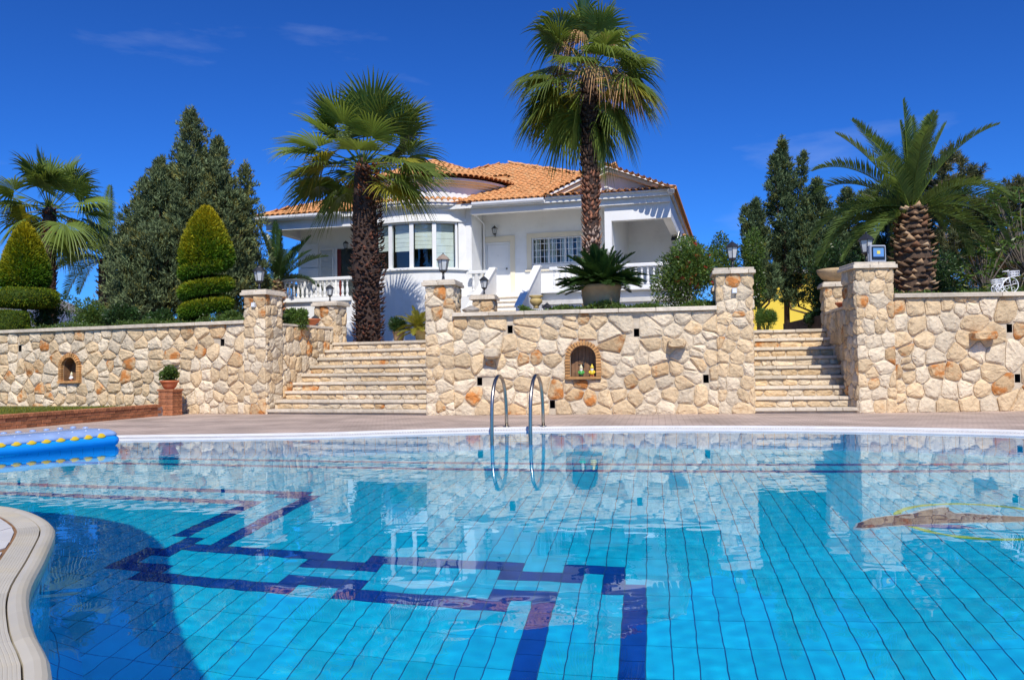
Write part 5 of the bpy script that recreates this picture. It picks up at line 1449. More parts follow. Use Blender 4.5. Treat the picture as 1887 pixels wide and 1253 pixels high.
MB().tube([(-0.235, -0.07, 0.08), (-0.235, 0.07, 0.08)], 0.006, 5).build('axle', wm_, by); MB().tube([(-0.235, 0, 0.08), (-0.245, 0, 0.17)], 0.006, 5).build('basket_post', wm_, by)
# ------------------------------------------------------------------ foliage helpers
M['fan'] = leaf_mat('fan_leaf', (0.160, 0.225, 0.052), 0.33, 0.38, 0.3)
M['fan_y'] = leaf_mat('yellowing_fan_leaf', (0.26, 0.25, 0.035), 0.45, 0.35, 0.2)
M['fan_dead'] = leaf_mat('dead_fan_leaf', (0.42, 0.27, 0.14), 0.8, 0.25, 0.2, spec=0.1)
M['feather'] = leaf_mat('feather_leaf', (0.125, 0.185, 0.045), 0.33, 0.33, 0.22)
M['feather_dark'] = leaf_mat('dark_feather_leaf', (0.035, 0.075, 0.018), 0.35, 0.25, 0.2)
M['conifer'] = leaf_mat('cypress_spray', (0.145, 0.185, 0.082), 0.7, 0.15, 0.08, spec=0.15)
M['conifer_g'] = leaf_mat('green_conifer_spray', (0.10, 0.145, 0.065), 0.7, 0.15, 0.08, spec=0.15)
M['pine'] = leaf_mat('pine_needle', (0.11, 0.125, 0.055), 0.6, 0.2, 0.08, spec=0.2)
M['leaf'] = leaf_mat('shrub_leaf', (0.095, 0.16, 0.032), 0.4, 0.35, 0.1)
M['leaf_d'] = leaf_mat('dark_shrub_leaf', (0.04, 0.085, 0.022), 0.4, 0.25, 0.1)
M['gold'] = leaf_mat('golden_cypress_spray', (0.30, 0.31, 0.022), 0.6, 0.25, 0.05, spec=0.2)
M['grass'] = leaf_mat('grass_blade', (0.16, 0.20, 0.035), 0.5, 0.4, 0.05)
M['flower'] = leaf_mat('red_flower', (0.55, 0.035, 0.03), 0.5, 0.3, 0.2)
M['boot'] = leaf_mat('leaf_base', (1, 1, 1), 0.85, 0.0, 0.12, spec=0.15)
M['topcore'] = plain('topiary_core', (0.045, 0.07, 0.012), 0.9, var=0.4, scale=14, bump=0.03, bscale=30, spec=0.1)
M['frame_wood'] = plain('grey_branch', (0.22, 0.18, 0.14), 0.9, var=0.3, scale=10, spec=0.1)
def unit(a): return a / np.maximum(1e-9, np.linalg.norm(a, axis=-1, keepdims=True))
def leaves(P, D, L, W, rs, tint, bend=0.0):
    """rhombic leaves: base points P, directions D, lengths L, widths W"""
    n = len(P); D = unit(D)
    S = unit(np.cross(D, unit(rs.normal(size=(n, 3))))); Nn = np.cross(S, D)
    L = np.broadcast_to(L, n)[:, None]; W = np.broadcast_to(W, n)[:, None]
    V = np.stack([P, P + D * L * 0.45 + S * W / 2 + Nn * L * bend, P + D * L, P + D * L * 0.45 - S * W / 2 + Nn * L * bend], 1).reshape(-1, 3)
    return V, np.arange(4 * n).reshape(n, 4), np.repeat(tint, 4, 0)
class Leafage:
    def __init__(s): s.V = []; s.F = []; s.C = []; s.n = 0
    def add(s, V, F, C): s.V.append(V); s.F.append(F + s.n); s.C.append(C); s.n += len(V)
    def build(s, name, mat, parent=None):
        return link(name, np_mesh(name, np.concatenate(s.V), np.concatenate(s.F), mat, np.concatenate(s.C)), parent)
def tints(rs, n, lo=0.6, hi=1.35, warm=0.0, wc=(1.7, 1.15, 0.55)):
    t_ = rs.uniform(lo, hi, (n, 1)) * np.ones((1, 3))
    if warm:
        m_ = rs.rand(n) < warm; t_[m_] *= np.array(wc)
    return t_
# ---- fan palm fronds: made per pitch class so that gravity is right, then turned about z
def fan_mesh(seed, el, Lp, Rb, mat, droop=0.35, nseg=32, spread=104, curl=0.0):
    rs = np.random.RandomState(seed); rg = random.Random(seed)
    d = Vector((0, math.cos(R(el)), math.sin(R(el)))); p_ = Vector((0, 0, 0)); pts = [p_.copy()]
    for k in range(6):
        d = (d + Vector((0, 0, -0.035 * math.cos(R(el))))).normalized(); p_ = p_ + d * Lp / 6; pts.append(p_.copy())
    mb = MB(); mb.tube(pts, [0.022, 0.02, 0.018, 0.016, 0.014, 0.013, 0.012], 4)
    V = list(mb.v); F = [tuple(f) for f in mb.f if len(f) == 4]; T = [(1.3, 1.25, 0.9)] * len(V)
    Hp = p_; s = Vector((1, 0, 0)); nrm_ = s.cross(d); roll = rg.uniform(-0.5, 0.5)
    s2 = s * math.cos(roll) + nrm_ * math.sin(roll); n2 = nrm_ * math.cos(roll) - s * math.sin(roll)
    st = (0.04, 0.28, 0.50, 0.72, 0.88, 1.0); dphi = 2 * R(spread) / nseg
    for k in range(nseg):
        ph = -R(spread) + dphi * (k + 0.5)
        e = (d * math.cos(ph) + s2 * math.sin(ph) + n2 * (0.18 * abs(math.sin(ph)) - curl)).normalized()
        side = (s2 * math.cos(ph) - d * math.sin(ph)).normalized()
        Lk = Rb * (0.80 + 0.20 * math.cos(ph * 0.8)) * rg.uniform(0.9, 1.06)
        dr = droop * rg.uniform(0.6, 1.5); tn = rg.uniform(0.75, 1.25); base = len(V)
        tw = rg.uniform(-0.4, 0.4)
        for q, r_ in enumerate(st):
            c = Hp + e * Lk * r_ + Vector((0, 0, -dr * Lk * max(0, r_ - 0.35) ** 2 * 1.3)) + side * (0.05 * Lk * tw * max(0, r_ - 0.45))
            w_ = (Lk * r_ * math.tan(dphi / 2)) if r_ <= 0.5 else Lk * 0.5 * math.tan(dphi / 2) * (1 - (r_ - 0.5) / 0.5) ** 0.8 * 0.95 + 0.001
            V += [tuple(c - side * w_ - n2 * w_ * 0.35), tuple(c + n2 * w_ * 0.35), tuple(c + side * w_ - n2 * w_ * 0.35)]
            f_ = tn * (1.0 if r_ < 0.8 else 1.15); yl = 1.0 + 0.5 * max(0, r_ - 0.7)
            T += [(f_ * yl, f_, f_ * 0.9)] * 3
            if q:
                b = base + 3 * q
                F += [(b - 3, b - 2, b + 1, b), (b - 2, b - 1, b + 2, b + 1)]
    return np_mesh('frond', V, F, mat, np.array(T))
def feather_mesh(seed, el, L, mat, bend=0.9, nl=62, lw=0.022, ll=0.34, vee=0.5, r0=0.018):
    rg = random.Random(seed); d = Vector((0, math.cos(R(el)), math.sin(R(el)))); p_ = Vector((0, 0, 0)); pts = [p_.copy()]; ds_ = [d.copy()]
    n = 20
    for k in range(n):
        g_ = bend / n * (0.4 + 1.3 * k / n)
        d = (d + Vector((0, 0, -g_ * max(0.25, math.cos(R(el)) + 0.15)))).normalized(); p_ = p_ + d * L / n; pts.append(p_.copy()); ds_.append(d.copy())
    mb = MB(); mb.tube(pts, [r0 * (1 - 0.85 * k / n) for k in range(n + 1)], 4)
    V = list(mb.v); F = [tuple(f) for f in mb.f if len(f) == 4]; T = [(1.5, 1.35, 0.9)] * len(V)
    for k in range(nl):
        f_ = 0.10 + 0.90 * (k + 0.5) / nl; q = f_ * n; i = min(n - 1, int(q)); c = pts[i].lerp(pts[i + 1], q - i); dd = ds_[i]
        s = Vector((1, 0, 0)); nn = s.cross(dd).normalized()
        Lk = ll * (math.sin(math.pi * min(1, 0.18 + 0.80 * f_)) ** 0.6) * rg.uniform(0.85, 1.1)
        for sd in (-1, 1):
            e = (s * sd * 0.8 + dd * (0.55 + 0.5 * f_) + nn * (vee + rg.uniform(-.15, .15))).normalized()
            m1 = c + e * Lk * 0.5; m2 = c + e * Lk + Vector((0, 0, -Lk * 0.12)); wd = dd.cross(e).cross(e).normalized() * lw / 2
            b = len(V); V += [tuple(c - wd * 0.6), tuple(c + wd * 0.6), tuple(m1 + wd), tuple(m1 - wd), tuple(m2 + wd * 0.15), tuple(m2 - wd * 0.15)]
            F += [(b, b + 1, b + 2, b + 3), (b + 3, b + 2, b + 4, b + 5)]; tn = rg.uniform(0.75, 1.3); T += [(tn, tn, tn)] * 6
    return np_mesh('frond', V, F, mat, np.array(T))
def boots(parent, prof, n_turn, n_rows, wd, ln, out, col_fn, seed, z0, z1, single=False, name='leaf_bases', tilt=0.5):
    """overlapping stubs of cut leaves round a trunk; prof(z) radius"""
    rg = random.Random(seed); V = []; F = []; C = []
    shp = [(-0.5, 0, 0.0), (0.5, 0, 0.0), (0.34, 0.55, 0.75), (-0.34, 0.55, 0.75), (0, 1.0, 1.0), (0, 0.35, 0.95)]
    fc = [(0, 1, 5), (1, 2, 5), (2, 4, 5), (4, 3, 5), (3, 0, 5), (0, 3, 4), (0, 4, 2), (0, 2, 1)]
    me = None
    for r_ in range(n_rows):
        z = z0 + (z1 - z0) * (r_ + 0.5) / n_rows
        for k in range(n_turn):
            if not single and rg.random() < 0.12: continue
            a = 2 * math.pi * (k + 0.5 * (r_ % 2)) / n_turn + rg.uniform(-.12, .12)
            zz = min(z1, max(z0, z + (rg.uniform(-.5, .5) if not single else (k / n_turn - 0.5) * 2 + rg.uniform(-.2, .2)) * (z1 - z0) / n_rows)); rad = prof(zz)
            er = Vector((math.cos(a), math.sin(a), 0)); et = Vector((-math.sin(a), math.cos(a), 0)); s = rg.uniform(0.65, 1.3)
            up = (Vector((0, 0, 1)) + er * tilt * rg.uniform(0.3, 1.4) + et * rg.uniform(-.25, .25)).normalized(); on_ = et.cross(up); on_ = on_ if on_.dot(er) > 0 else -on_
            if single:
                if me is None: me = [np_mesh('leaf_base', np.array([(x * wd * rg.uniform(0.85, 1.1), y * ln * rg.uniform(0.85, 1.15), w_ * out * rg.uniform(0.7, 1.2)) for x, y, w_ in shp]), np.array(fc), M['boot'], np.ones((6, 3)) * np.array(c_)) for c_ in ((0.42, 0.27, 0.15), (0.30, 0.18, 0.10), (0.16, 0.095, 0.055), (0.48, 0.33, 0.20), (0.20, 0.10, 0.055), (0.11, 0.065, 0.04))]
                o = link('leaf_base', rg.choice(me), parent); o.matrix_local = Matrix((et * s, up * s, on_ * s)).transposed().to_4x4(); o.location = er * (rad - 0.02) + Vector((0, 0, zz))
                continue
            b = len(V); P0_ = er * (rad - 0.015) + Vector((0, 0, zz)); c = col_fn((zz - z0) / (z1 - z0), rg)
            for (x, y, w_) in shp: V.append(tuple(P0_ + et * x * wd * s + up * y * ln * s + on_ * w_ * out * s)); C.append(c)
            F += [tuple(i + b for i in f) for f in fc]
    if not single:
        put(link(name, np_mesh(name, np.array(V), np.array(F), M['boot'], np.array(C)), parent), kind='stuff')
def fan_palm(base, h, r_fn, label, seed, classes, boot_col, wd=0.12, turn=15, rows=24, lean=0.0, boot_out=0.05, tilt=0.5, group='palms'):
    """classes: list of (count, el0, el1, petiole, blade, droop, material, curl)"""
    t = empty('fan_palm', base, 0, label, 'palm tree', group)
    n = 14; pts = [(lean * (k / n) ** 1.5, 0, -0.1 + (h + 0.15) * k / n) for k in range(n + 1)]
    mt = plain('palm_trunk', (0.06, 0.034, 0.024), 0.9, var=0.4, scale=12, bump=0.02)
    tr = MB().tube(pts, [r_fn(max(0, p_[2])) * 0.96 for p_ in pts], 16).build('trunk', mt, t, smooth=True)
    boots(tr, r_fn, turn, rows, wd, wd * 1.35, boot_out, boot_col, seed, 0.02, h + 0.05, tilt=tilt)
    cr_ = MB().lathe([(0.16, -0.25), (0.20, 0.0), (0.10, 0.2), (0.02, 0.3)], 8, (lean, 0, h)).build('crown', mt, t)
    rg = random.Random(seed)
    for ci, (cnt, e0, e1, lp, rb, dr, mat, curl) in enumerate(classes):
        mes = [fan_mesh(seed * 100 + ci * 10 + k, e0 + (e1 - e0) * k / 2, lp, rb, M[mat], dr, curl=curl) for k in range(3)]
        ph = rg.uniform(0, 6.28)
        for k in range(cnt):
            az = (ph + k * 2.39996 + rg.uniform(-.25, .25)) % (2 * math.pi)
            if e1 < 25 and abs(az - math.pi) < 0.75: az += 1.5 * (1 if az > math.pi else -1)
            o = link('frond', mes[k % 3], cr_, (lean, 0, h + rg.uniform(-0.12, 0.15)), (rg.uniform(-.12, .12), rg.uniform(-.12, .12), az))
            s_ = rg.uniform(0.88, 1.1); o.scale = (s_, s_, s_)
    return t
def dark_boot(f, rg):
    k = rg.uniform(0.6, 1.4)
    if f > 0.80 and rg.random() < 0.6: return (0.26 * k, 0.075 * k, 0.028 * k)
    return (0.075 * k, 0.040 * k, 0.028 * k) if rg.random() < 0.75 else (0.14 * k, 0.055 * k, 0.034 * k)
def lerp_prof(tab):
    def f(z):
        for (a, b), (c, d) in zip(tab, tab[1:]):
            if z <= c: return b + (d - b) * max(0, (z - a) / (c - a))
        return tab[-1][1]
    return f
# ---- big shaggy palm at the stair head
YP = 22.3; pb = aty(679, 626, YP); pb.z = tz
hP = aty(672, 310, YP).z - tz; k_ = YP / FPX
w_at = lambda y, px: (aty(672, y, YP).z - tz, px * k_ / 2)
profA = lerp_prof([(0, 23 * k_), w_at(600, 48), w_at(520, 47), w_at(498, 60), w_at(470, 50), w_at(400, 47), w_at(360, 40), (hP, 32 * k_ / 2)])
fan_palm(pb, hP, profA, 'stocky fan palm with shaggy dark trunk in front of the bow window', 3,
         [(10, 52, 86, 1.2, 1.24, 0.14, 'fan', 0.0), (15, 22, 52, 1.3, 1.24, 0.28, 'fan', 0.0), (14, -8, 22, 1.34, 1.18, 0.6, 'fan', 0.0), (7, -32, -10, 1.1, 1.0, 0.85, 'fan', 0.05), (6, -22, 12, 1.05, 0.98, 0.75, 'fan_y', 0.0)], dark_boot, 0.095, 22, 52, lean=-0.12, boot_out=0.06, tilt=0.8)
# flare of cut stubs half way up
# ---- tall palm
YT = 19.3; pb2 = aty(1093, 600, YT); pb2.z = tz; hT = aty(1088, 148, YT).z - tz; kt = YT / FPX
def tall_boot(f, rg):
    k = rg.uniform(0.7, 1.3)
    if f < 0.42: return (0.42 * k, 0.30 * k, 0.23 * k) if rg.random() < 0.7 else (0.30 * k, 0.16 * k, 0.10 * k)
    if f < 0.62: return (0.30 * k, 0.13 * k, 0.075 * k) if rg.random() < 0.7 else (0.16 * k, 0.08 * k, 0.05 * k)
    return (0.11 * k, 0.065 * k, 0.045 * k)
profT = lerp_prof([(0, 20 * kt), (1.0, 17.5 * kt), (hT * 0.45, 15 * kt), (hT * 0.7, 17 * kt), (hT, 13 * kt)])
fan_palm(pb2, hT, profT, 'tall slim fan palm with brown hanging leaves, rising behind the potted cycad', 8,
         [(9, 50, 86, 1.15, 1.0, 0.45, 'fan', 0.0), (13, 18, 50, 1.05, 1.0, 0.8, 'fan', 0.0), (13, -18, 16, 0.95, 1.0, 1.0, 'fan', 0.05), (14, -75, -25, 0.95, 1.0, 0.8, 'fan', 0.1), (9, -35, 10, 0.85, 0.85, 1.0, 'fan_y', 0.0), (10, 5, 60, 0.85, 0.66, 2.0, 'fan_dead', 0.3)], tall_boot, 0.095, 16, 62, boot_out=0.032, tilt=0.3)
# ---- far left palm
YL = 27.0; pb3 = aty(90, 600, YL); pb3.z = tz; hL3 = aty(88, 392, YL).z - tz; kl = YL / FPX
fan_palm(pb3, hL3, lerp_prof([(0, 13 * kl), (hL3, 11 * kl)]), 'slender fan palm at the far left behind the domed topiary', 12,
         [(9, 48, 84, 1.1, 1.15, 0.35, 'fan', 0.0), (12, 15, 48, 1.15, 1.15, 0.55, 'fan', 0.0), (11, -25, 12, 1.1, 1.1, 0.8, 'fan', 0.05), (6, -58, -28, 0.9, 1.0, 0.9, 'fan', 0.1), (3, -35, 0, 0.7, 0.8, 0.8, 'fan_y', 0.0)], dark_boot, 0.10, 13, 40, boot_out=0.03, tilt=0.3)
# ---- feather palms
def feather_palm(name, base, h, r_fn, label, seed, classes, mat='feather', trunk=True, single=False, L=2.2, bend=0.9, rows=14, turn=13, wd=0.2, ln=0.15, group='palms', cat='palm tree', lw=0.022, ll=0.34, nl=62, vee=0.5):
    t = empty(name, base, 0, label, cat, group); rg = random.Random(seed); mt = plain('feather_palm_trunk', (0.10, 0.06, 0.035), 0.9, var=0.4, scale=12, bump=0.02)
    if trunk:
        n = 10; pts = [(0, 0, -0.05 + (h + 0.05) * k / n) for k in range(n + 1)]
        tr = MB().tube(pts, [r_fn(max(0, p_[2])) * 0.97 for p_ in pts], 18).build('trunk', mt, t, smooth=True)
        bc = lambda f, r2: tuple(c * r2.uniform(0.7, 1.3) for c in ((0.40, 0.25, 0.135) if r2.random() < 0.6 else (0.26, 0.15, 0.08)))
        boots(tr, r_fn, turn, rows, wd, ln, 0.06, bc, seed, 0.03, h, single=single, tilt=0.9)
    cr_ = MB().lathe([(0.12, -0.15), (0.14, 0.0), (0.06, 0.12)], 8, (0, 0, h)).build('crown', mt, t)
    for ci, (cnt, e0, e1, ls, bd) in enumerate(classes):
        mes = [feather_mesh(seed * 100 + ci * 10 + k, e0 + (e1 - e0) * k / 2, L * ls, M[mat], bd, nl, lw, ll, vee) for k in range(3)]
        ph = rg.uniform(0, 6.28)
        for k in range(cnt):
            az = (ph + k * 2.39996 + rg.uniform(-.2, .2)) % (2 * math.pi)
            if trunk and e1 < 35 and abs(az - math.pi) < 0.85: az += 1.5 * (1 if az > math.pi else -1)
            o = link('frond', mes[k % 3], cr_, (0, 0, h + rg.uniform(-0.08, 0.08)), (rg.uniform(-.05, .05), rg.uniform(-.05, .05), az))
            s_ = rg.uniform(0.88, 1.1); o.scale = (s_, s_, s_)
    return t
YR = 18.4; kr = YR / FPX; pb4 = aty(1684, 546, YR); pb4.z = 2.02; hR = aty(1684, 388, YR).z - 2.02
profR = lerp_prof([(0, 31 * kr), (hR * 0.3, 33 * kr), (hR * 0.62, 33 * kr), (hR * 0.85, 27 * kr), (hR, 20 * kr)])
feather_palm('date_palm', pb4, hR, profR, 'stout date palm with scaly pineapple trunk above the right wall', 21, [(9, 60, 86, 1.0, 0.9), (11, 34, 58, 1.05, 1.5), (10, 12, 32, 1.0, 1.6), (4, -8, 10, 0.8, 1.2)], single=True, L=2.3, turn=15, rows=16, wd=0.20, ln=0.14, ll=0.42, lw=0.03)
pb5 = aty(195, 560, 30); pb5.z = tz
feather_palm('date_palm', pb5, aty(195, 480, 30).z - tz, lambda z: 0.25, 'arching feather palm half hidden left of the dark cypress', 24, [(6, 55, 82, 1, 0.9), (9, 20, 50, 1, 1.3), (9, -10, 18, 1, 1.3)], L=2.5, ll=0.45, lw=0.035, nl=50, wd=0.16)
pb6 = aty(512, 560, 29); pb6.z = tz
feather_palm('date_palm', pb6, aty(512, 520, 29).z - tz, lambda z: 0.2, 'low feather palm seen under the left porch roof', 26, [(6, 58, 84, 1, 0.5), (8, 25, 55, 1, 0.8), (6, 0, 20, 0.9, 1.0)], mat='feather_dark', L=1.9, ll=0.4, lw=0.035, nl=46, wd=0.16)
# cycads
cy = empty('cycad', (POT.x, POT.y, POT.z), 0)
bpy.data.objects.remove(cy)
zp = FC.on(1108, 523, 0.5)[1]
feather_palm('cycad', (POT.x, POT.y, zp - 0.06), 0.06, None, 'dark green cycad with stiff fronds in the big tan pot', 31, [(16, 60, 84, 0.85, 0.3), (26, 36, 58, 0.95, 0.5), (34, 14, 34, 1.0, 0.55), (30, 6, 18, 1.0, 0.42)], mat='feather_dark', trunk=False, L=0.88, ll=0.20, lw=0.018, nl=50, cat='cycad', group='cycads', vee=0.35)
u, _ = FS.on(772, 622, 3.2); q = FS.W(u, 3.2, tz + 0.25)
feather_palm('cycad', q, 0.05, None, 'bright yellow-green cycad beside the pillar at the head of the wide stairs', 33, [(8, 45, 75, 0.9, 0.6), (10, 15, 42, 1, 0.8), (6, -5, 12, 0.9, 0.8)], mat='fan_y', trunk=False, L=0.62, ll=0.16, lw=0.016, nl=30, cat='cycad', group='cycads', vee=0.3)
# ------------------------------------------------------------------ conifers
def conifer(base, top, rad, label, seed, nbr=120, per=26, mat='conifer', ln=0.12, zlow=0.10, cat='conifer', group='conifers', name='cypress_tree', up=0.75, shape=0.9, sub=7):
    rs = np.random.RandomState(seed); rg = random.Random(seed); h = top - base.z
    t = empty(name, base, 0, label, cat, group)
    MB().tube([(0, 0, -0.1), (0.03, 0, h * 0.5), (0, 0, h * 0.97)], [0.016 * h, 0.010 * h, 0.01], 8).build('trunk', M['trunk'], t, smooth=True)
    lf = Leafage(); limbs = MB()
    def spray(c, d, n, tb, wb, sg):
        m_ = 6; P = np.repeat(c, m_, 0) + rs.normal(0, sg, (n * m_, 3))
        D = d * 0.8 + np.array([0, 0, 0.6]) + rs.normal(0, 0.6, (n * m_, 3)); T = tints(rs, n * m_, 0.6 * tb, 1.3 * tb)
        if wb: T[rs.rand(n * m_) < 0.5] *= np.array([1.5, 1.12, 0.7])
        lf.add(*leaves(P, D, ln * rs.uniform(0.55, 1.4, n * m_), ln * 0.27, rs, T))
    # leaders: the main stem and side stems that turn upward, each a narrow ragged cone
    stems = [(np.array([0, 0, 0.0]), np.array([0, 0, h]), rad, nbr)]
    for k in range(sub):
        f = rg.uniform(0.12, 0.72); a = k * 2.39996 + rg.uniform(-.5, .5); r_ = rad * (1 - f) ** shape * rg.uniform(0.55, 0.95)
        p0 = np.array([math.cos(a) * r_, math.sin(a) * r_, h * f]); hh = h * rg.uniform(0.16, 0.30)
        stems.append((p0, p0 + np.array([math.cos(a) * 0.12 * hh, math.sin(a) * 0.12 * hh, hh]), rad * rg.uniform(0.22, 0.36), int(nbr * 0.22)))
        limbs.tube([(0, 0, h * f * 0.75), tuple(p0), tuple(p0 + (stems[-1][1] - p0) * 0.9)], [0.04, 0.03, 0.006], 5)
    for si, (s0, s1, sr, nb) in enumerate(stems):
        for b in range(nb):
            f = (zlow if si == 0 else 0.0) + (1 - (zlow if si == 0 else 0)) * (b + rg.random()) / nb
            r_ = sr * ((1 - f) ** shape) * (rg.uniform(0.5, 1.0) if rg.random() < 0.75 else rg.uniform(1.0, 1.28)) + 0.05
            a = b * 2.39996 + rg.uniform(-.5, .5); x0 = s0 + (s1 - s0) * f
            tip = x0 + np.array([math.cos(a) * r_, math.sin(a) * r_, up * r_ * rg.uniform(0.5, 1.3)]); d = (tip - x0) / np.linalg.norm(tip - x0)
            if b % 4 == 0: limbs.tube([tuple(x0), tuple(x0 * 0.3 + tip * 0.7)], [0.016, 0.006], 4)
            n = max(5, int(per * (0.3 + r_ / rad))); q = rs.beta(2.4, 1.1, n)
            c = x0 + (tip - x0) * q[:, None] + rs.normal(0, 0.03 + 0.05 * r_, (n, 3))
            spray(c, d, n, rg.uniform(0.65, 1.35), rg.random() < 0.3, 0.028)
        n = 16; z = rs.uniform(0.88, 1.03, n)[:, None]; spray(s0 + (s1 - s0) * z, np.array([0, 0, 1.0]), n, 1.1, True, 0.02)
    lf.build('crown', M[mat], t); limbs.build('limbs', M['trunk'], t, fix=False)
    return t
def con_px(x, ytop, Y, rpx, label, seed, **k):
    b = aty(x, 600, Y); b.z = tz; return conifer(b, aty(x, ytop, Y).z, rpx * Y / FPX, label, seed, **k)
con_px(352, 208, 25, 140, 'tallest dark grey-green cypress, standing left of the villa', 41, nbr=230, per=34, sub=16)
con_px(403, 262, 24.6, 88, 'cypress with brownish tips just right of the tallest cypress', 42, nbr=150, per=28, sub=9)
con_px(452, 308, 25.5, 58, 'narrow cypress closest to the left end of the villa roof', 43, nbr=120, per=22, shape=0.7, sub=4)
con_px(296, 296, 24.4, 95, 'cypress adjoining the tallest one on its left', 44, nbr=150, per=28, shape=0.85, sub=9)
con_px(254, 372, 24.0, 78, 'lowest cypress at the left edge of the dark group', 45, nbr=130, per=26, shape=0.7, sub=7)
con_px(1450, 262, 27, 115, 'dark pointed conifer between the villa and the date palm', 46, nbr=180, per=30, mat='conifer_g', up=0.42, zlow=0.36, sub=8, shape=1.2)
con_px(1398, 372, 26, 45, 'short conifer left of the dark pointed one, behind the flowering bush', 47, nbr=100, per=24, mat='conifer_g', shape=0.85, zlow=0.42, sub=5)
con_px(1512, 335, 26.5, 78, 'bushy conifer right of the dark pointed one', 48, nbr=130, per=28, mat='conifer_g', shape=0.9, zlow=0.40, sub=8)
con_px(1568, 352, 28, 62, 'dark conifer partly hidden by the date palm fronds', 49, nbr=130, per=28, mat='conifer_g', shape=0.7, sub=7)
# airy pines on the right
def pine(base, top, rad, label, seed, nbr=46, mat='pine'):
    rs = np.random.RandomState(seed); rg = random.Random(seed); h = top - base.z
    t = empty('pine_tree', base, 0, label, 'pine tree', 'pines behind the date palm')
    MB().tube([(0, 0, -0.1), (0.2, 0, h * 0.35), (0.1, 0.1, h * 0.7), (0.3, 0, h * 0.95)], [0.13, 0.11, 0.07, 0.02], 8).build('trunk', M['frame_wood'], t, smooth=True)
    lf = Leafage(); br = MB()
    for b in range(nbr):
        f = rg.uniform(0.28, 0.98); a = rg.uniform(0, 6.28); r_ = rad * rg.uniform(0.45, 1.05) * (1 - 0.45 * max(0, f - 0.5))
        x0 = np.array([0.15, 0.05, h * f * 0.9]); tip = x0 + np.array([math.cos(a) * r_, math.sin(a) * r_, r_ * rg.uniform(0.1, 0.7)])
        mid = (x0 + tip) / 2 + np.array([0, 0, 0.12 * r_]); br.tube([tuple(x0), tuple(mid), tuple(tip)], [0.035, 0.02, 0.006], 5)
        for s in range(5):
            ss = rg.uniform(0.35, 1.0); c0 = x0 * (1 - ss) + tip * ss; d2 = np.array([rg.uniform(-1, 1), rg.uniform(-1, 1), rg.uniform(-.2, .9)]); c1 = c0 + d2 * 0.45
            br.tube([tuple(c0), tuple(c1)], [0.01, 0.003], 4)
            if rg.random() < 0.12: continue
            n = 20; c = c0 + (c1 - c0) * rs.uniform(0.2, 1.1, n)[:, None]
            P = np.repeat(c, 9, 0) + rs.normal(0, 0.03, (n * 9, 3)); D = d2 * 0.7 + rs.normal(0, 0.8, (n * 9, 3)) + np.array([0, 0, 0.2])
            lf.add(*leaves(P, D, 0.19 * rs.uniform(0.7, 1.2, n * 9), 0.024, rs, tints(rs, n * 9, 0.6, 1.4, 0.1)))
    lf.build('crown', M[mat], t); br.build('branches', M['frame_wood'], t, fix=False)
def pine_px(x, ytop, Y, rpx, label, seed, **k):
    b = aty(x, 600, Y); b.z = tz; pine(b, aty(x, ytop, Y).z, rpx * Y / FPX, label, seed, **k)
pine_px(1735, 268, 25, 105, 'airy pine with bare grey branches right behind the date palm', 51, nbr=60)
pine_px(1850, 330, 24, 95, 'thin grey-branched pine at the right edge of the picture', 52, nbr=52)
pine_px(1640, 330, 27, 75, 'green pine behind the date palm trunk on its left', 53, nbr=50, mat='conifer_g')
# ------------------------------------------------------------------ shrubs
def shrub(name, base, rx, ry, rz_, n, label, seed, mat='leaf', ll=0.07, lw=0.035, cat='shrub', group='shrubs', lobes=9, warm=0.05, upb=0.3, stems=True):
    rs = np.random.RandomState(seed); rg = random.Random(seed)
    t = empty(name, base, 0, label, cat, group)
    cen = [(rg.uniform(-.6, .6) * rx, rg.uniform(-.6, .6) * ry, rz_ * rg.uniform(0.6, 1.45), rg.uniform(0.3, 0.55)) for _ in range(lobes)]
    cen.append((0, 0, rz_ * 0.75, 0.75))
    lf = Leafage(); per = n // len(cen)
    for (x, y, z, k) in cen:
        d = unit(rs.normal(size=(per, 3))); q = rs.beta(4, 1.3, per)[:, None]
        P = np.array([x, y, z]) + d * q * np.array([rx, ry, rz_]) * k; P[:, 2] = np.maximum(P[:, 2], 0.02)
        D = d + rs.normal(0, 0.7, (per, 3)) + np.array([0, 0, upb]); tb = rg.uniform(0.75, 1.25)
        lf.add(*leaves(P, D, ll * rs.uniform(0.6, 1.3, per), lw, rs, tints(rs, per, 0.65 * tb, 1.3 * tb, warm), 0.05))
    lf.build('foliage', M[mat], t)
    if stems:
        st_ = MB()
        for k in range(8):
            c = cen[k % len(cen)]; st_.tube([(c[0] * 0.1, c[1] * 0.1, -0.03), (c[0] * 0.5, c[1] * 0.5, c[2] * 0.5), (c[0], c[1], c[2])], [0.02, 0.012, 0.004], 5)
        st_.build('stems', M['trunk'], t, fix=False)
    return t
def shrub_px(x0, x1, ytop, Y, zb_, n, label, seed, name='shrub', ry=None, **k):
    b = aty((x0 + x1) / 2, 560, Y); b.z = zb_; zt_ = aty((x0 + x1) / 2, ytop, Y).z; rx = (x1 - x0) / 2 * Y / FPX
    return shrub(name, b, rx, ry or rx * 0.8, (zt_ - zb_) / 1.75, n, label, seed, **k)
fb = shrub_px(1190, 1345, 425, 18.9, 1.9, 15000, 'large green bush with red flowers beside the right porch', 61, 'flowering_bush', ll=0.075, lw=0.03, lobes=14, warm=0.08, upb=0.5)
rs = np.random.RandomState(9); vf = []; n = 26
Vf, Ff, Cf = leaves(rs.normal(0, 0.018, (n, 3)), rs.normal(0, 1, (n, 3)) + np.array([0, -0.3, 0.3]), 0.034, 0.02, rs, tints(rs, n, 0.7, 1.4))
me_fl = np_mesh('flower_cluster', Vf, Ff, M['flower'], Cf)
rg = random.Random(12)
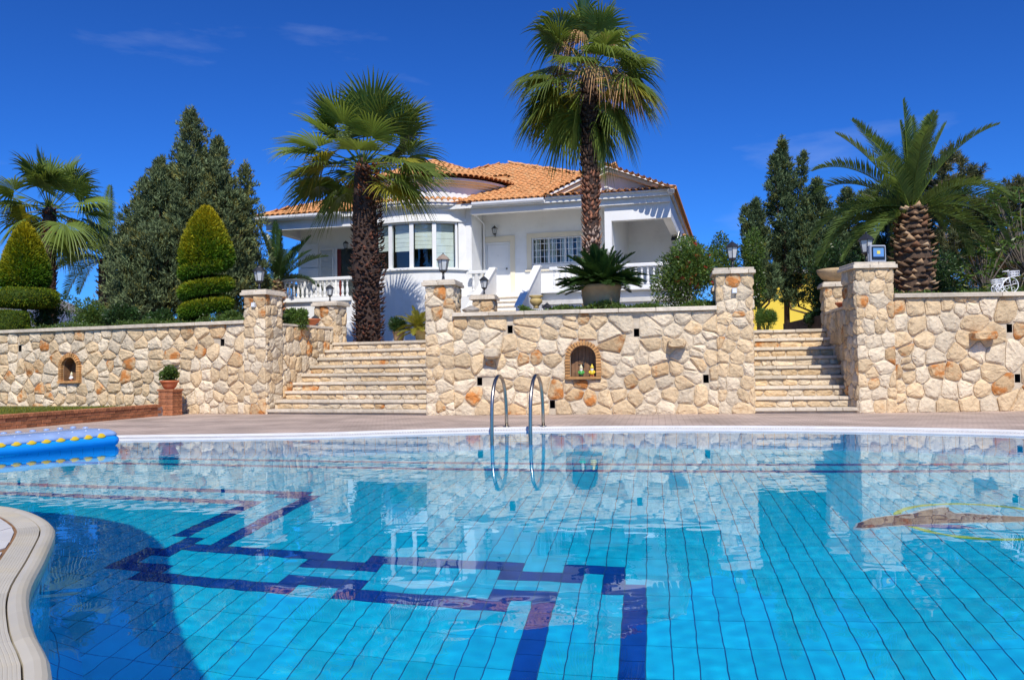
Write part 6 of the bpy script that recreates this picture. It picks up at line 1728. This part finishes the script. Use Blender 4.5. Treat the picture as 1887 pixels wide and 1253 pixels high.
fcand = [v.co.copy() for v in fb.children[0].data.vertices if v.co.y < -0.22 and v.co.z > 0.75 and v.co.x > -0.35]
for k in range(34):
    P = fcand[rg.randrange(len(fcand))]; link('flower_cluster', me_fl, fb, P, (rg.uniform(0, 3), rg.uniform(0, 3), 0))
shrub_px(1305, 1412, 425, 20.5, 1.6, 9000, 'green shrub with red blossoms behind the lantern pillar', 62, 'flowering_bush', lobes=8)
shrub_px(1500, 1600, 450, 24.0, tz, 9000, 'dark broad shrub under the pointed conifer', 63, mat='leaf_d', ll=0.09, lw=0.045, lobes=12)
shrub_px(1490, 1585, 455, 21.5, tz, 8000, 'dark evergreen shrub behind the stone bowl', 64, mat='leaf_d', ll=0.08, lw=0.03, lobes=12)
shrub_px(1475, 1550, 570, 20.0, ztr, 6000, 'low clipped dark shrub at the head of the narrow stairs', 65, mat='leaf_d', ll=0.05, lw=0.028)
shrub_px(1390, 1432, 565, 19.2, ztr, 2200, 'small bright feathery plant in front of the yellow wall', 66, ll=0.10, lw=0.014, upb=1.5, lobes=5)
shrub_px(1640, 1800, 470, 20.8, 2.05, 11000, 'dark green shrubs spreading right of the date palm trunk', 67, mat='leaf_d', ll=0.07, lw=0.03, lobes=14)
def leafy(base, top, rad, label, seed, n=60):
    """loose tree of whorled long leaves"""
    rs = np.random.RandomState(seed); rg = random.Random(seed); h = top - base.z
    t = empty('loquat_tree', base, 0, label, 'tree', 'long-leaved trees at the right')
    br = MB(); lf = Leafage(); br.tube([(0, 0, -0.1), (0.05, 0, h * 0.6)], [0.06, 0.03], 6)
    for k in range(n):
        c = np.array([rg.uniform(-1, 1) * rad, rg.uniform(-.7, .7) * rad, h * rg.uniform(0.3, 1.0)]); br.tube([(0.05 * rg.random(), 0, h * 0.35), tuple(c * np.array([0.6, 0.6, 0.75])), tuple(c)], [0.02, 0.012, 0.005], 4)
        m_ = 13; P = np.repeat(c[None], m_, 0) + rs.normal(0, 0.02, (m_, 3)); a = rs.uniform(0, 6.28, m_); D = np.stack([np.cos(a), np.sin(a), rs.normal(-0.25, 0.5, m_)], 1)
        lf.add(*leaves(P, D, rs.uniform(0.13, 0.24, m_), 0.05, rs, tints(rs, m_, 0.7, 1.5, 0.08), 0.04))
    lf.build('crown', M['leaf'], t); br.build('branches', M['frame_wood'], t, fix=False)
b = aty(1815, 560, 19.5); b.z = 2.0; leafy(b, aty(1815, 440, 19.5).z, 0.62, 'loose long-leaved sapling above the bicycle planter', 71, 46)
b = aty(1890, 560, 21); b.z = 2.0; leafy(b, aty(1890, 345, 21).z, 0.75, 'taller long-leaved tree at the right picture edge', 72, 70)
M['leaf_br'] = leaf_mat('bronze_leaf', (0.15, 0.085, 0.03), 0.6, 0.2, 0.1)
shrub_px(1740, 1887, 468, 22.0, 2.0, 8000, 'brownish thin-leaved bush behind the bicycle planter', 68, mat='leaf_br', ll=0.09, lw=0.016, lobes=10)
# left garden bed
for k, (x0, x1, yt, dy, mt, lb) in enumerate(((60, 140, 548, 2.6, 'leaf_d', 'low dark shrub beside the domed topiary'), (128, 205, 556, 2.0, 'leaf', 'soft green shrub in the middle of the left bed'), (190, 262, 560, 1.5, 'leaf_d', 'dark shrub below the arching feather palm'), (262, 320, 566, 1.7, 'leaf_d', 'dark shrub left of the spiral topiary'), (400, 450, 570, 1.2, 'leaf', 'green shrub beside the leftmost pillar'))):
    Y = FL.W(FL.on((x0 + x1) / 2, 590)[0], dy).y
    shrub_px(x0, x1, yt, Y, 1.93, 4200, lb, 80 + k, mat=mt, ll=0.07, lw=0.03, lobes=8)
shrub('shrub', FL.W(-0.15, 1.3, 1.75), 0.32, 0.3, 0.33, 2600, 'small leafy shrub tucked behind the leftmost pillar', 89, ll=0.07, lw=0.035)
def strip(name, fr, u0, u1, v0, v1, z0, z1, n, label, seed, mat='leaf', ll=0.05, lw=0.028, cat='ground cover'):
    rs = np.random.RandomState(seed); U = rs.uniform(u0, u1, n); Vv_ = rs.uniform(v0, v1, n)
    top = z0 + (z1 - z0) * (0.6 + 0.4 * np.sin(U * 5.1 + seed) * np.sin(U * 2.3) + 0.25 * rs.rand(n))
    Zz = z0 + (top - z0) * rs.beta(3, 1.3, n)
    P = np.stack([U, Vv_, Zz], 1); D = rs.normal(0, 0.7, (n, 3)) + np.array([0, -0.25, 0.6]); lf = Leafage(); lf.add(*leaves(P, D, ll * rs.uniform(0.6, 1.3, n), lw, rs, tints(rs, n, 0.6, 1.4, 0.05)))
    o = lf.build(name, M[mat]); o.location = fr.o; o.rotation_euler = (0, 0, -fr.a)
    return put(o, label, cat, kind='stuff')
strip('hedge', FC, 1.75, 5.5, 0.30, 0.75, 1.93, 2.16, 9000, 'low trailing green hedge along the planter wall top', 91, ll=0.055)
strip('ground_cover', FRt, 0.68, 6.5, 0.42, 1.3, 2.06, 2.28, 9000, 'green ground cover behind the right wall', 92)
strip('ground_cover', FL, -10.5, -0.6, 0.42, 1.25, 1.93, 2.2, 15000, 'mixed green ground cover behind the left wall', 93)
# grass of the lawn
rs = np.random.RandomState(14); U = rs.uniform(0, LB, 26000); V_ = rs.uniform(0.12, 4.2, 26000)
W_ = np.array([FB.W(u, v)[:2] for u, v in zip(U, V_)]); px_, py_ = np.array([a[0] for a in lw]), np.array([a[1] for a in lw])
kk = inside(W_[:, 0], W_[:, 1], (px_, py_)); W_ = W_[kk]; n = len(W_)
lf = Leafage(); lf.add(*leaves(np.column_stack([W_, np.full(n, 0.205)]), rs.normal(0, 0.45, (n, 3)) + np.array([0, 0, 1.1]), rs.uniform(0.04, 0.10, n), 0.010, rs, tints(rs, n, 0.6, 1.5, 0.25)))
put(lf.build('grass', M['grass']), 'short yellowish green grass behind the brick edging', 'grass', kind='stuff')
# ------------------------------------------------------------------ topiary
def tuft(lf, P, D, rs, ln, gold):
    n = len(P); T = tints(rs, n, 0.55, 1.25); g_ = gold[:, None]; T = T * ((1 - g_) * np.array([0.26, 0.55, 0.55]) + g_ * np.array([1.6, 1.25, 0.6]))
    lf.add(*leaves(P, D + rs.normal(0, 0.45, (n, 3)), ln * rs.uniform(0.6, 1.3, n), ln * 0.36, rs, T))
def body_rev(lf, prof, n, rs, ln, gfn, cx=0, cy=0, parent=None, name='clipped_body'):
    MB().lathe([(r_ * 0.90, z) for r_, z in prof], 22, (cx, cy, 0)).build(name, M['topcore'], parent, smooth=True)
    seg = [(math.dist(a, b) * (a[0] + b[0] + 0.05)) for a, b in zip(prof, prof[1:])]; pr = np.array(seg) / sum(seg)
    k = rs.choice(len(seg), n, p=pr); t_ = rs.rand(n); A = np.array(prof); r_ = A[k, 0] * (1 - t_) + A[k + 1, 0] * t_; z = A[k, 1] * (1 - t_) + A[k + 1, 1] * t_
    a = rs.uniform(0, 2 * math.pi, n); bumpy = 0.93 + 0.05 * np.sin(a * 5 + z * 9) * np.sin(z * 13 + a * 2) + rs.normal(0, 0.025, n); P = np.stack([cx + r_ * np.cos(a) * bumpy, cy + r_ * np.sin(a) * bumpy, z], 1)
    dr = A[k + 1] - A[k]; nr = np.stack([dr[:, 1], -dr[:, 0]], 1); nr = nr / np.maximum(1e-6, np.linalg.norm(nr, axis=1, keepdims=True))
    D = np.stack([nr[:, 0] * np.cos(a), nr[:, 0] * np.sin(a), nr[:, 1] + 0.45], 1); tuft(lf, P, D, rs, ln, gfn(P, rs))
def dome(R_, z0, z1, n=9, bottom=0.25):
    P = [(0.02, z0 + 0.04), (R_ * 0.6, z0), (R_ * 0.93, z0 + (z1 - z0) * 0.05), (R_, z0 + (z1 - z0) * 0.14)]
    for k in range(1, n + 1): f = k / n; P.append((R_ * (1 - f ** 1.75) ** 0.72 * (1 - 0.16 * f) + 0.012, z0 + (z1 - z0) * (0.14 + 0.86 * f)))
    return P
gold_top = lambda z0, z1: (lambda P, rs: np.clip((P[:, 2] - z0) / (z1 - z0) * 0.75 - 0.02 + rs.normal(0, 0.16, len(P)) - 0.30 * P[:, 0] + 0.12 * np.sin(P[:, 0] * 7 + P[:, 2] * 5), 0, 1))
YS = FL.W(FL.on(380, 590)[0], 1.45).y; sb_ = aty(380, 590, YS); sb_.z = 1.93; ks = YS / FPX; zz_ = lambda y: aty(380, y, YS).z - 1.93
sp = empty('spiral_topiary', sb_, 0, 'golden-green conifer clipped into a spiral, left of the leftmost pillar', 'topiary', 'clipped topiary')
rs = np.random.RandomState(31); lf = Leafage()
body_rev(lf, dome(47 * ks, zz_(494), zz_(383)), 15000, rs, 0.095, gold_top(zz_(500), zz_(400)), parent=sp)
MB().tube([(0, 0, -0.05), (0, 0, zz_(480))], 0.07, 8).build('trunk', M['trunk'], sp, smooth=True)
hp = []; turns = 2.6; z_a, z_b = zz_(492), zz_(585)
for k in range(80):
    f = k / 79; a = -0.6 - turns * 2 * math.pi * f; hp.append((36 * ks * math.cos(a), 36 * ks * math.sin(a), z_a + (z_b - z_a) * f))
MB().tube(hp, [0.115 if 0 < k < 79 else 0.02 for k in range(80)], 10).build('spiral_coil', M['topcore'], sp, smooth=True)
n = 22000; k = rs.randint(0, 79, n); H_ = np.array(hp); c = H_[k] + (H_[k + 1] - H_[k]) * rs.rand(n, 1); q = rs.uniform(0, 2 * math.pi, n); er = unit(c * np.array([1, 1, 0])); nn = er * np.cos(q)[:, None] + np.array([0, 0, 1]) * np.sin(q)[:, None]
tuft(lf, c + nn * 0.12, nn + np.array([0, 0, 0.4]), rs, 0.085, np.clip(0.08 + 0.35 * nn[:, 2] + rs.normal(0, 0.15, n), 0, 1))
lf.build('foliage', M['gold'], sp)
YD = FL.W(FL.on(45, 590)[0], 1.6).y; db = aty(45, 590, YD); db.z = 1.93; kd = YD / FPX; zd = lambda y: aty(45, y, YD).z - 1.93
dm = empty('domed_topiary', db, 0, 'golden-green topiary with a tall dome over a flat disc, at the far left', 'topiary', 'clipped topiary')
lf = Leafage(); body_rev(lf, dome(41 * kd, zd(532), zd(413)), 13000, rs, 0.10, gold_top(zd(535), zd(420)), parent=dm)
body_rev(lf, [(0.02, zd(566)), (52 * kd, zd(564)), (60 * kd, zd(556)), (60 * kd, zd(542)), (52 * kd, zd(536)), (0.02, zd(535))], 10000, rs, 0.06, lambda P, r2: np.clip(0.2 + r2.normal(0, 0.2, len(P)), 0, 1), parent=dm, name='clipped_disc')
MB().tube([(0, 0, -0.05), (0, 0, zd(520))], 0.06, 8).build('trunk', M['trunk'], dm, smooth=True)
lf.build('foliage', M['gold'], dm)
b = aty(12, 590, YD - 0.5); b.z = 1.93; hd = empty('clipped_hedge', b, 0, 'low clipped hedge below the domed topiary at the left edge', 'hedge')
lf = Leafage(); z1_ = aty(12, 574, YD - 0.5).z - 1.93; body_rev(lf, [(0.02, 0), (0.55, 0.01), (0.6, z1_ * 0.5), (0.55, z1_ * 0.95), (0.02, z1_)], 7000, rs, 0.05, lambda P, r2: np.clip(0.15 + r2.normal(0, 0.2, len(P)), 0, 1), parent=hd); lf.build('foliage', M['gold'], hd)
# ------------------------------------------------------------------ plants in pots
shrub('potted_plant', (P0.x, P0.y, 0.60 + 0.15), 0.20, 0.20, 0.17, 1300, 'leafy green plant in the terracotta pot on the brick pedestal', 101, ll=0.07, lw=0.035, cat='plant', group='plants in pots', stems=False)
u, _ = FS.on(735, 622, 3.4); shrub('potted_plant', FS.W(u, 3.4, tz + 0.22), 0.22, 0.22, 0.22, 1800, 'round dark plant in the small dark pot by the palm trunk', 102, 'leaf_d', 0.11, 0.016, cat='plant', group='plants in pots', stems=False, upb=0.5)
u, _ = FS.on(757, 622, 3.3)
# ------------------------------------------------------------------ far buildings
M['yellow'] = plain('yellow_wall', (0.84, 0.62, 0.07), 0.8, var=0.05, scale=1)
FY = Frame(*aty(1390, 600, 34).xy, 4)
yb = fempty('yellow_house', FY, 'bright yellow house wall with white window seen above the narrow stairs', 'house')
h0 = aty(1440, 528, 34).z
MB().box(-0.15, 5.0, 0.2, 6, tz - 0.2, h0 + 0.5).build('wall', M['yellow'], yb)
a0, z0 = FY.on(1385, 551); a1, z1 = FY.on(1397, 527)
wd_ = MB().bbox(a0 - 0.9, a1, 0.12, 0.198, z0, z1 + 0.3, 0.02).build('window', M['white_gloss'], yb); MB().box(a0 - 0.75, a1 - 0.14, 0.10, 0.118, z0 + 0.12, z1 + 0.2).build('pane', M['glass'], wd_)
MB().box(-0.5, 5.3, -0.2, 6.4, h0 + 0.5, h0 + 0.65).build('roof', M['white'], yb)
FW_ = Frame(*aty(18, 600, 62).xy, 10)
wb_ = fempty('white_house', FW_, 'pale distant house with low roof behind the domed topiary', 'house')
a0, z0 = FW_.on(-40, 575); a1, z1 = FW_.on(52, 563)
MB().box(-6, a1, 0, 6, tz - 0.2, z1 - 0.1).build('wall', M['white'], wb_)
MB().prism([(-0.6, z1 - 0.1), (6.6, z1 - 0.1), (3, z1 + 0.7)], -6.2, a1 + 0.3, axis='x').build('roof', plain('pale_roof', (0.62, 0.55, 0.45), 0.8), wb_)
for k in range(2): MB().box(-3.5 + k * 2.2, -2.7 + k * 2.2, -0.03, -0.002, z1 - 1.4, z1 - 0.5).build('window', M['glass'], wb_)
